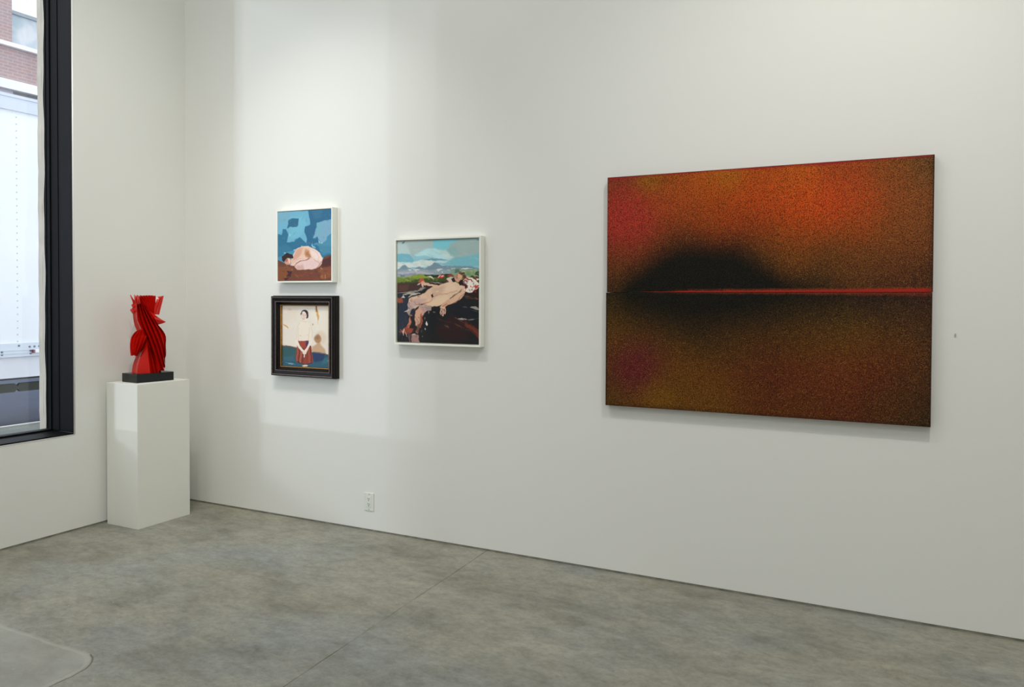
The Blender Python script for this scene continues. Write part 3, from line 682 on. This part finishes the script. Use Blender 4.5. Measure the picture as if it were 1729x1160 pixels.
P_([(360,490),(470,492),(560,500),(540,520),(380,505)], (34,28,26), .9, 3); p.line([(365,494),(460,500),(500,506)], 8, (160,152,142), .9, True)
P_([(76,588),(320,566),(520,560),(700,520),(830,480),(840,1060),(80,1060)], (24,24,26))
P_([(740,440),(830,450),(830,500),(760,480)], (46,56,26), .9, 4); P_([(690,470),(830,500),(835,640),(700,620)], (38,20,20), .9, 10)
P_([(84,600),(150,598),(190,640),(180,720),(190,860),(150,940),(90,1000)], (34,42,58), .9, 14)
P_([(84,640),(128,640),(130,680),(100,688),(84,670)], (150,74,48), .9, 5); P_([(118,640),(134,615),(150,640)], (190,184,170))
P_([(430,800),(560,800),(640,800),(780,900),(700,1010),(560,1030),(440,960)], (44,22,22), .8, 30)
P_([(300,800),(450,740),(560,760),(520,860),(400,900),(320,900)], (20,22,26), .8, 20); P_([(560,700),(700,680),(820,750),(820,840),(700,830),(600,800)], (16,22,32), .8, 20)
p.line([(84,598),(200,582),(300,562),(372,552)], 13, (134,130,122), .95, True); p.line([(130,614),(190,596),(290,592)], 22, (160,154,142), .95, True); p.line([(180,640),(215,610),(270,596)], 14, (186,176,164), .95, True)
P_([(180,760),(176,700),(190,650),(240,625),(330,585),(395,555),(410,600),(395,650),(330,680),(280,715),(230,750)], (206,172,148)); P_([(185,690),(260,640),(330,640),(350,670),(270,710),(190,750)], (172,144,138), .7, 14)
P_([(385,560),(410,540),(470,515),(540,500),(560,470),(600,490),(640,510),(692,535),(702,585),(650,632),(560,655),(500,690),(470,715),(395,716),(345,700),(300,720),(340,660),(395,640)], (208,178,152))
P_([(400,560),(470,530),(520,530),(500,590),(440,620),(400,630)], (186,152,132), .7, 14); P_([(530,500),(610,500),(610,560),(560,590),(500,560)], (216,188,162), .7, 14)
P_([(430,640),(540,620),(560,650),(490,700),(400,712),(360,690)], (216,190,160), .7, 14); p.line([(395,640),(440,616),(540,600),(620,570)], 6, (160,120,100), .6); p.line([(330,690),(400,650)], 10, (190,110,80), .6)
p.line([(250,706),(310,694),(350,672)], 6, (46,32,34), .9, True); P_([(395,608),(410,600),(420,622),(400,634)], (40,28,28))
P_([(285,712),(330,690),(385,715),(388,750),(350,755),(320,795),(280,780)], (176,142,130)); P_([(330,712),(385,718),(385,752),(345,745)], (136,130,128), .8, 5)
P_([(178,690),(235,735),(250,745),(215,800),(190,790),(175,770)], (160,142,138), .9, 4); p.line([(150,764),(200,752)], 12, (196,180,168), .9, True); P_([(200,800),(215,745),(245,738),(235,790),(215,820)], (28,38,54))
p.line([(215,800),(195,850),(180,905)], 24, (186,118,92), .95); p.line([(190,880),(150,930),(110,950)], 18, (150,62,46), .9, True); P_([(100,950),(160,905),(240,915),(235,950),(180,965)], (138,62,46)); p.line([(152,910),(138,980)], 14, (206,180,168), .95, True); p.line([(172,955),(178,985)], 6, (190,176,168), .9)
P_([(255,760),(290,725),(310,760),(300,840),(268,905),(245,880),(248,800)], (196,150,126)); p.line([(305,790),(312,840),(290,900)], 16, (176,86,52), .85); p.line([(275,880),(265,940)], 26, (110,72,62), .9); p.line([(240,900),(235,950)], 16, (40,26,26), .9)
P_([(222,962),(275,968),(290,1036),(220,1030)], (150,114,108)); P_([(190,940),(215,960),(210,1030),(195,1030)], (88,70,68)); p.line([(236,964),(252,962)], 7, (222,206,190), .9)
P_([(205,800),(250,790),(240,870),(210,900)], (30,24,28)); p.dabs(16, (110,900,330,1010), 6, 24, [(176,110,84),(84,52,48),(200,176,160)], .6, 1.4)
p.line([(352,846),(350,885)], 20, (214,206,196), .95, True); p.line([(336,905),(336,930)], 8, (206,200,190), .9, True); p.line([(340,810),(335,830)], 8, (150,130,120), .8, True); p.line([(405,765),(425,768)], 10, (110,110,106), .8, True)
p.line([(320,518),(380,524),(450,536)], 26, (206,168,142)); p.line([(305,515),(320,555)], 18, (200,180,164), .95, True); p.ell(303,494,25,24,(172,76,54)); p.line([(262,532),(295,515)], 12, (196,176,160), .95, True); p.ell(314,510,16,18,(206,160,136),.8)
p.line([(340,555),(380,552)], 12, (28,26,28), .9, True); p.line([(370,560),(400,540)], 8, (26,24,26), .9, True)
p.line([(565,640),(640,585),(690,548)], 12, (70,44,40), .7); p.line([(690,560),(660,620),(600,650),(545,672)], 44, (206,166,140)); p.line([(545,668),(510,700),(495,730)], 36, (200,156,130)); p.line([(560,690),(640,650),(690,600)], 5, (90,60,52), .7); p.line([(530,690),(500,715)], 8, (150,96,80), .7)
for q_ in (((492,725),(476,752),(468,775)),((500,728),(490,765),(480,786)),((508,728),(504,768),(496,795)),((518,725),(520,755),(514,778))): p.line(q_, 10, (214,172,148))
P_([(575,470),(610,450),(620,480),(600,500),(575,495)], (34,22,26)); p.ell(640,452,34,44,(192,146,122),1,.35); p.ell(628,440,14,24,(150,98,86),.7); p.ell(655,430,24,20,(206,160,132),.8)
P_([(625,408),(650,396),(690,408),(710,440),(700,470),(680,450),(668,420),(640,412)], (84,52,36)); P_([(660,470),(700,460),(700,520),(650,525),(640,500)], (36,22,24))
p.line([(545,470),(570,500)], 26, (208,174,150)); P_([(535,465),(575,445),(600,450),(575,470),(560,485)], (196,186,180), .9, 2)
P_([(440,450),(470,428),(510,432),(515,450),(470,456)], (186,50,44)); p.line([(452,448),(482,430)], 10, (232,206,206), .95, True); p.line([(480,448),(508,434)], 9, (232,206,206), .95, True); p.line([(540,440),(588,436)], 12, (180,56,42), .95, True)
P_([(690,470),(720,440),(760,455),(800,478),(826,505),(826,530),(790,545),(760,590),(735,592),(700,580),(720,550),(690,540),(700,500)], (222,208,198))
p.dabs(46, (690,440,820,575), 9, 26, [(150,28,32),(176,40,38),(120,24,30),(236,226,218),(110,124,112)], .85)
p.line([(700,445),(760,478)], 12, (140,24,32), .9, True); p.line([(690,480),(720,520)], 16, (110,104,104), .8, True); P_([(690,500),(715,510),(725,545),(700,560)], (80,20,26)); p.line([(735,590),(760,570)],12,(232,196,180),.9,True); p.line([(790,540),(826,515)], 14, (178,48,40), .9, True)
p.line([(690,620),(720,640),(820,650)], 26, (58,44,38), .9, True); p.line([(700,630),(740,625)], 22, (92,56,48), .7, True); p.line([(790,630),(826,650)], 14, (120,58,42), .8, True)
p.line([(742,714),(790,722),(829,738)], 18, (150,144,136), .95, True); p.line([(675,706),(720,714)], 9, (84,82,82), .8, True); p.line([(755,735),(829,760)], 10, (56,58,58), .8, True)
p.line([(634,834),(680,830),(716,828)], 20, (150,146,142), .95, True); p.line([(722,828),(785,820)], 12, (134,134,130), .9, True); p.line([(785,820),(829,816)], 5, (60,80,80), .7)
P_([(700,850),(760,880),(829,925),(829,1010),(800,975),(770,940),(710,890)], (104,44,30), .95, 6); p.line([(640,835),(700,868)], 14, (88,44,34), .8, True); p.line([(600,868),(680,905)], 14, (84,52,38), .8, True); p.line([(680,905),(740,925)], 8, (50,44,42), .8)
p.line([(440,818),(520,845),(580,860)], 9, (64,34,34), .9, True); p.line([(520,872),(556,898)], 14, (96,58,52), .9, True); p.line([(600,815),(640,835)], 10, (110,60,46), .8, True); p.line([(592,955),(604,966)], 8, (90,60,60), .8)
P_([(76,120),(100,118),(145,135),(120,160),(112,150),(84,150)], (92,104,108), .0); p.line([(112,150),(142,136)], 10, (78,88,94), .9, True); p.line([(800,104),(829,118)], 8, (70,92,104), .8, True); p.line([(822,130),(824,165)], 6, (80,88,90), .8)
p.dabs(90, (90,120,820,340), 12, 60, [(150,190,196),(132,176,188),(172,196,196),(120,172,186),(160,176,174)], .22, .15)
p.dabs(60, (80,345,825,430), 5, 34, [(176,176,180),(120,146,150),(200,204,200),(100,124,140),(150,160,140)], .5, .05)
p.dabs(34, (620,380,825,475), 6, 26, [(60,84,52),(150,160,116),(104,128,84),(190,186,160)], .6, .1)
p.dabs(26, (230,600,400,690), 9, 44, [(216,184,158),(188,150,132),(200,166,146)], .35, -.5)
p.dabs(30, (420,520,640,690), 9, 44, [(222,196,168),(188,154,132),(206,176,150)], .35, -.4)
p.dabs(60, (90,600,300,1030), 7, 36, [(46,50,64),(90,60,54),(18,20,28),(60,40,40)], .4, 1.2)
p.dabs(60, (420,720,825,1030), 9, 70, [(30,20,22),(58,28,26),(14,16,20),(40,26,24)], .4, .5)
p.dabs(10, (300,690,380,790), 6, 26, [(190,160,150),(120,100,100)], .7, .9)
CC0, CC1, CZ0, CZ1, CD = 1.889, 2.4975, 1.203, 1.852, .050
pc = thing('framed_painting', 'painting of a reclining figure before a green landscape, in the larger white frame', 'painting', ((CC0+CC1)/2, 0, CZ0))
fw_ = .0105
ring(CC0, CC1, CZ0, CZ1, [(0,.002),(0,CD),(fw_*.85,CD),(fw_,CD-.001),(fw_,.002)]).build('frame', WHITEP, pc)
MB().box(CC0+fw_*.5, CC1-fw_*.5, -.003, -.034, CZ0+fw_*.5, CZ1-fw_*.5).build('backing_board', FLOATER, pc)
canvas('canvas', CC0+fw_+.0045, CC1-fw_-.0045, CZ0+fw_+.0055, CZ1-fw_-.0045, .034, CD-.010, p.c, OIL, pc, 1.3)

# ------------------------------------------------------------------ big diptych
ctl = [(1035,310,95,45,25),(1060,303,120,40,35),(1090,306,122,68,15),(1130,302,122,60,20),(1200,294,145,60,20),(1210,298,148,80,15),(1290,292,142,64,15),(1350,300,160,74,20),(1420,290,134,56,22),(1500,285,116,60,25),(1560,280,88,58,30),
(1040,345,122,48,28),(1060,360,140,38,36),(1080,385,138,38,34),(1040,385,132,34,34),(1110,350,150,55,25),(1160,330,155,65,20),(1220,340,155,60,15),(1290,330,165,58,18),(1350,340,172,60,16),(1400,340,172,58,20),(1450,330,152,58,22),(1520,330,122,60,25),(1560,340,110,62,32),
(1040,430,112,44,25),(1080,420,112,45,24),(1120,400,115,50,20),(1160,372,118,50,20),(1200,368,118,48,15),(1250,368,135,50,15),(1300,378,140,54,15),(1360,380,150,58,15),(1440,380,132,58,20),(1520,390,112,58,25),(1565,400,100,55,28),
(1035,470,58,42,22),(1060,452,66,42,20),(1100,432,56,34,18),(1140,408,44,29,18),(1170,440,20,19,15),(1120,470,20,20,16),(1220,440,20,19,15),(1260,410,58,35,17),(1300,420,80,48,18),(1350,420,100,55,20),(1400,430,88,50,20),(1270,470,22,21,17),(1320,460,38,30,16),(1380,470,50,37,20),(1450,440,96,54,24),(1450,472,70,42,22),(1520,440,92,50,24),(1520,475,64,36,24),(1565,470,60,36,24),(1190,475,18,18,15),(1080,480,24,22,17)]
ctl2 = [(1040,500,24,22,18),(1100,500,20,20,16),(1200,510,20,20,16),(1300,505,26,22,18),(1400,500,42,28,20),(1480,500,44,28,27),(1550,500,48,30,26),
(1035,530,56,42,15),(1070,530,40,34,15),(1100,540,30,26,15),(1170,545,24,22,15),(1230,530,28,24,15),(1290,540,48,36,17),(1350,530,50,38,17),(1420,540,60,46,20),(1500,540,60,42,22),(1560,550,66,42,25),
(1035,570,88,56,15),(1075,565,74,48,15),(1120,570,60,42,15),(1180,575,56,38,15),(1240,580,66,42,17),(1300,580,76,42,17),(1370,580,82,48,15),(1440,580,92,55,17),(1510,585,86,48,20),
(1055,600,86,40,24),(1075,620,86,26,32),(1065,635,80,26,28),(1095,605,82,32,28),(1090,640,90,44,20),(1030,640,72,50,18),(1130,620,98,58,15),(1120,650,92,60,14),(1060,670,88,52,18),(1100,672,92,58,14),(1180,640,94,54,16),(1250,640,88,44,18),(1300,630,78,32,20),(1350,640,90,40,20),(1420,630,96,42,20),(1490,630,84,34,20),(1550,640,72,42,24),
(1200,680,96,60,15),(1280,680,84,42,18),(1350,690,82,42,18),(1430,680,82,36,20),(1500,690,72,42,20),(1560,700,50,38,22),(1540,670,70,40,20),(1040,682,70,54,15)]
def field(X, Y, ctl, sig):
    num = np.zeros(X.shape+(3,)); den = np.zeros(X.shape)
    for (a, b, *c_) in ctl:
        w = np.exp(-((X-a)**2+(Y-b)**2)/(2*sig**2)) + 1e-7/(1+((X-a)**2+(Y-b)**2)/900.)**2
        num += w[..., None]*lin(c_); den += w
    return num/den[..., None]
D0, D1, DZ0, DZ1 = 3.2689, 4.8115, .9146, 2.1372
DS = 1.522
def spray_mat():
    m = bpy.data.materials.new('sprayed_paint'); m.use_nodes = True; nt = m.node_tree; N, Lk = nt.nodes, nt.links; b = N['Principled BSDF']
    a = N.new('ShaderNodeAttribute'); a.attribute_name = 'paint'; tc = N.new('ShaderNodeTexCoord')
    def noise(sc_, det=2, off=0, rough=.6):
        n = N.new('ShaderNodeTexNoise'); n.inputs['Scale'].default_value = sc_; n.inputs['Detail'].default_value = det; n.inputs['Roughness'].default_value = rough
        mp = N.new('ShaderNodeMapping'); mp.inputs['Location'].default_value = (off, off*.7, off*1.3)
        Lk.new(tc.outputs['Object'], mp.inputs[0]); Lk.new(mp.outputs[0], n.inputs['Vector']); return n.outputs['Fac']
    def mr(src, a0, a1, b0, b1):
        r = N.new('ShaderNodeMapRange'); 
        for i, val in zip((1,2,3,4), (a0,a1,b0,b1)): r.inputs[i].default_value = val
        Lk.new(src, r.inputs[0]); return r.outputs[0]
    s1 = mr(noise(230, 3), .35, .65, .12, 1.78)
    sv = N.new('ShaderNodeVectorMath'); sv.operation = 'SCALE'; Lk.new(a.outputs['Color'], sv.inputs[0]); Lk.new(s1, sv.inputs['Scale'])
    # flecks of gold: amount follows the pigment itself (no flecks in the black)
    fl = mr(noise(260, 2, 5), .58, .70, 0, 1)
    lum = N.new('ShaderNodeRGBToBW'); Lk.new(a.outputs['Color'], lum.inputs[0])
    am = mr(lum.outputs[0], .006, .035, 0, .65)
    sepa = N.new('ShaderNodeMath'); sepa.operation = 'MULTIPLY'; Lk.new(fl, sepa.inputs[0]); Lk.new(am, sepa.inputs[1])
    sol = N.new('ShaderNodeMath'); sol.operation = 'MULTIPLY'; Lk.new(sepa.outputs[0], sol.inputs[0]); Lk.new(a.outputs['Alpha'], sol.inputs[1])
    mx = N.new('ShaderNodeMix'); mx.data_type = 'RGBA'; Lk.new(sol.outputs[0], mx.inputs[0]); Lk.new(sv.outputs[0], mx.inputs[6]); mx.inputs[7].default_value = (.42,.20,.035,1)
    flat = N.new('ShaderNodeMix'); flat.data_type = 'RGBA'; Lk.new(a.outputs['Alpha'], flat.inputs[0]); Lk.new(a.outputs['Color'], flat.inputs[6]); Lk.new(mx.outputs[2], flat.inputs[7])
    Lk.new(flat.outputs[2], b.inputs['Base Color']); b.inputs['Roughness'].default_value = .75; b.inputs['Specular IOR Level'].default_value = .12
    bp = N.new('ShaderNodeBump'); bp.inputs['Strength'].default_value = .2; bp.inputs['Distance'].default_value = .001; Lk.new(noise(230, 3), bp.inputs['Height']); Lk.new(bp.outputs[0], b.inputs['Normal'])
    return m
SPRAY = spray_mat()
HB = hom([(1026,300),(1577.5,260.7),(1571.8,721.9),(1023,683.6)])
def big(name, x0, x1, z0, z1, ctl_, upper, parent, nx=420):
    ny = int(nx*(z1-z0)/(x1-x0)); U, V = np.meshgrid((np.linspace(x0, x1, nx)-D0)/(D1-D0), (DZ1-np.linspace(z1, z0, ny))/(DZ1-DZ0))
    w = HB[2,0]*U+HB[2,1]*V+1; X = (HB[0,0]*U+HB[0,1]*V+HB[0,2])/w; Y = (HB[1,0]*U+HB[1,1]*V+HB[1,2])/w
    c = field(X, Y, [q_ for q_ in ctl_ if sum(q_[2:]) > 85], 27); al = np.ones(X.shape)
    if upper:
        h_ = 88*np.exp(-(np.abs(X-1182)/np.where(X < 1182, 118, 142))**2.6); k_ = np.clip((h_+34-(492-Y))/70, 0, 1)
    else:
        h_ = 58*np.exp(-(np.abs(X-1172)/np.where(X < 1172, 118, 165))**2.2); k_ = np.clip((h_+52-(Y-490))/86, 0, 1)
    blob = lambda x_, y_, r_, a_, col: a_*np.exp(-(((X-x_)/r_)**2+((Y-y_)/r_)**2)**1.3)[..., None]*(lin(col)-c)
    if upper: c = c + blob(1052, 362, 46, .6, (150,38,34)) + blob(1095, 303, 20, .5, (128,84,16)) + blob(1230, 296, 22, .4, (140,86,18))
    else: c = c*.86; c = c + blob(1072, 622, 38, .8, (82,22,32)) + blob(1110, 672, 30, .4, (110,76,12))
    k_ = k_*k_*(3-2*k_)*np.clip((1640-X)/260, .25, 1)*np.clip((X-1000)/60, .6, 1)
    c = c*(1-k_[..., None]) + lin((19,19,15))*k_[..., None]
    r = np.random.default_rng(4 if upper else 8)
    px = np.arange(nx); xx = np.linspace(0, 1, nx)
    jit = r.normal(size=nx)*.5 + .6*np.sin(px*.11+1) + .5*np.sin(px*.37)
    zt_ = np.linspace(z1, z0, ny)[:, None]*np.ones((1, nx)); ztop = z1-zt_; zbot = zt_-z0
    def lay(mask, col, flatness):
        nonlocal c, al
        c = c*(1-mask[..., None]) + lin(col)*mask[..., None]; al = al*(1-mask*flatness)
    fade = lambda d, a, b: np.clip((b-d)/(b-a+1e-9), 0, 1)
    sm = lambda v: np.clip(v, 0, 1)
    if upper:
        e = .006 + .005*(.5+.5*np.sin(xx*9+2)) + .0012*jit
        lay(fade(ztop, e-.002, e+.006)*(.55+.35*np.sin(xx*14+1)**2)[None, :], (132,34,34), .8)
        lay(fade(ztop, .0015, .004)*sm(1.1-8*np.abs((xx*1.0)%.23-.1))[None, :], (45,24,20), .3)
        th = np.interp(xx, [0,.08,.15,.28,.5,.75,.9,1], [0,.0,.002,.007,.008,.011,.016,.015]) + .0011*jit
        mk_ = fade(zbot, th-.0022, th)*sm((xx-.10)*12)[None, :]
        lay(fade(zbot, th, th+.011)*sm((xx-.2)*4)[None, :]*.55, (130,52,28), .2)
        lay(mk_, (146,38,30), 1)
    else:
        th = np.interp(xx, [0,.12,.3,.6,.8,1], [0,.001,.003,.006,.011,.013]) + .0015*jit
        lay(fade(ztop, th-.004, th+.006)*sm((xx-.15)*3)[None, :]*.75, (104,40,28), .3)
        lay(fade(zbot, .002, .007)*sm((.5+.7*np.sin(xx*11-.4)))[None, :]*.8, (92,26,30), .8)
        lay(fade(zbot, .006, .022)*.45, (40,30,18), .1)
    lay(fade(np.minimum(U, 1-U)*1.54, .002, .006)*.85, (38,24,18), .3)
    lay(fade((1-U)*1.54, .006, .03)*.35, (44,32,24), .1)
    cols_l = np.clip(c*1.3, 0, .9)
    o = canvas(name, x0, x1, z0, z1, .002, .04, np.zeros((ny, nx, 3)), SPRAY, parent, 1.0, CLOTHR)
    at = o.data.color_attributes['paint']; n = len(o.data.vertices); full = np.ones((n, 4), np.float32)
    full[:ny*nx, :3] = cols_l.reshape(-1, 3); full[:ny*nx, 3] = al.ravel(); full[ny*nx:, :3] = lin((60,22,20))
    at.data.foreach_set('color', full.ravel()); return o
pd = thing('diptych_picture', 'large dark red and black speckled abstract painting on two stacked canvases', 'painting', ((D0+D1)/2, 0, DZ0))
u_ = big('upper_canvas', D0+.001, D1+.001, DS+.0012, DZ1, ctl, True, pd); u_['label'] = 'orange and red upper canvas with a black dome shape'
l_ = big('lower_canvas', D0-.0035, D1-.0005, DZ0, DS-.0012, ctl2, False, pd); l_['label'] = 'darker brown lower canvas'

# ------------------------------------------------------------------ outlet, nail
ot = thing('wall_outlet', 'white double socket outlet low on the long wall below the paintings', 'outlet', (1.663, 0, .131))
MB().box(1.627, 1.699, 0, -.0055, .131, .2455).build('cover_plate', PLATE, ot, bevel=.002)
rc = MB().box(1.6465, 1.6795, -.004, -.0075, .155, .2215).build('receptacle', PLATE, ot, bevel=.001)
for zc in (.2055, .171):
    MB().box(1.6555, 1.6585, -.006, -.0080, zc-.0015, zc+.0075).build('slot', SLOT, rc)
    MB().box(1.6665, 1.6690, -.006, -.0080, zc-.0005, zc+.0070).build('slot', SLOT, rc)
    MB().cyl((1.6625, -.006, zc-.0075), (0,-1,0), .0030, .002, 12).build('ground_hole', SLOT, rc)
for zc in (.2365, .1395): MB().cyl((1.663, -.004, zc), (0,-1,0), .0028, .0022, 12).build('screw', SCREW, ot)
nl = MB().cyl((4.904, 0, 1.335), (0,-1,0), .002, .007, 10).cyl((4.904, -.0065, 1.335), (0,-1,0), .0035, .001, 10).box(4.901, 4.907, 0, -.003, 1.322, 1.333).build('picture_hook', mat('hook_grey', (196,197,188), rough=.6))
tag(nl, 'tiny grey nail hook in the wall right of the big diptych', 'nail')

# ------------------------------------------------------------------ lights
w = bpy.data.worlds.new('world'); sc.world = w; w.use_nodes = True; nt = w.node_tree; bg = nt.nodes['Background']
bg.inputs['Color'].default_value = (.88,.92,1.0,1); bg.inputs['Strength'].default_value = 1.9

def sun(name, az, el, strength, ang, col):
    l = bpy.data.lights.new(name, 'SUN'); l.energy = strength; l.angle = math.radians(ang); l.color = col
    o = bpy.data.objects.new(name, l); C.objects.link(o)
    d = Vector((az, 1, 0)).normalized(); d = Vector((d.x*math.cos(el), d.y*math.cos(el), -math.sin(el)))
    o.rotation_euler = d.to_track_quat('-Z', 'Y').to_euler(); o.location = (-6, -10, 6); return o
sun('daylight_street_low', .565, math.radians(.4), .21, .5, (.80,.92,1))
sun('daylight_street_low', .66, math.radians(.4), .17, .5, (.84,.93,1))
sun('daylight_street_high', .60, math.radians(13), .37, 5, (.80,.92,1))

def spot(x, y, z, tx, ty, tz, power, ang, blend, col=(1,.93,.82), r=.03):
    l = bpy.data.lights.new('track_lamp', 'SPOT'); l.energy = power; l.spot_size = math.radians(ang); l.spot_blend = blend; l.color = col; l.shadow_soft_size = r
    o = bpy.data.objects.new('track_lamp', l); C.objects.link(o); o.location = (x, y, z)
    o.rotation_euler = (Vector((tx,ty,tz))-Vector((x,y,z))).to_track_quat('-Z', 'Y').to_euler(); return o
spot(1.62, -1.8, 4.3, 1.35, 0, 1.25, 88, 66, 1, (1,.95,.88))
spot(4.9, -1.8, 4.2, 4.3, 0, 1.4, 112, 84, 1, (1,.96,.90))
spot(2.4, -2.1, 4.4, .0, -.75, 1.35, 118, 70, 1, (1,.95,.86))
def area(x, y, z, sx, sy, power, col):
    l = bpy.data.lights.new('added_ceiling_fill', 'AREA'); l.shape = 'RECTANGLE'; l.size = sx; l.size_y = sy; l.energy = power; l.color = col  # soft overhead fill added for even ambient light, no known fixture
    o = bpy.data.objects.new('added_ceiling_fill', l); C.objects.link(o); o.location = (x, y, z); return o
for (x, y) in ((1.9,-2.6),(5.4,-3.0),(2.4,-6.2),(5.8,-6.0)):
    area(x, y, 5.55, 1.6, 1.6, 50 if x < 3 and y > -4 else 38.5, (1,.992,.985))

sc.view_settings.view_transform = 'Standard'; sc.view_settings.look = 'None'; sc.view_settings.gamma = 1; sc.view_settings.use_curve_mapping = False
sc.view_settings.exposure = 0.0
sc.cycles.use_denoising = True
sc.cycles.max_bounces = 10; sc.cycles.diffuse_bounces = 6; sc.cycles.transparent_max_bounces = 12
sc.cycles.sample_clamp_indirect = 6
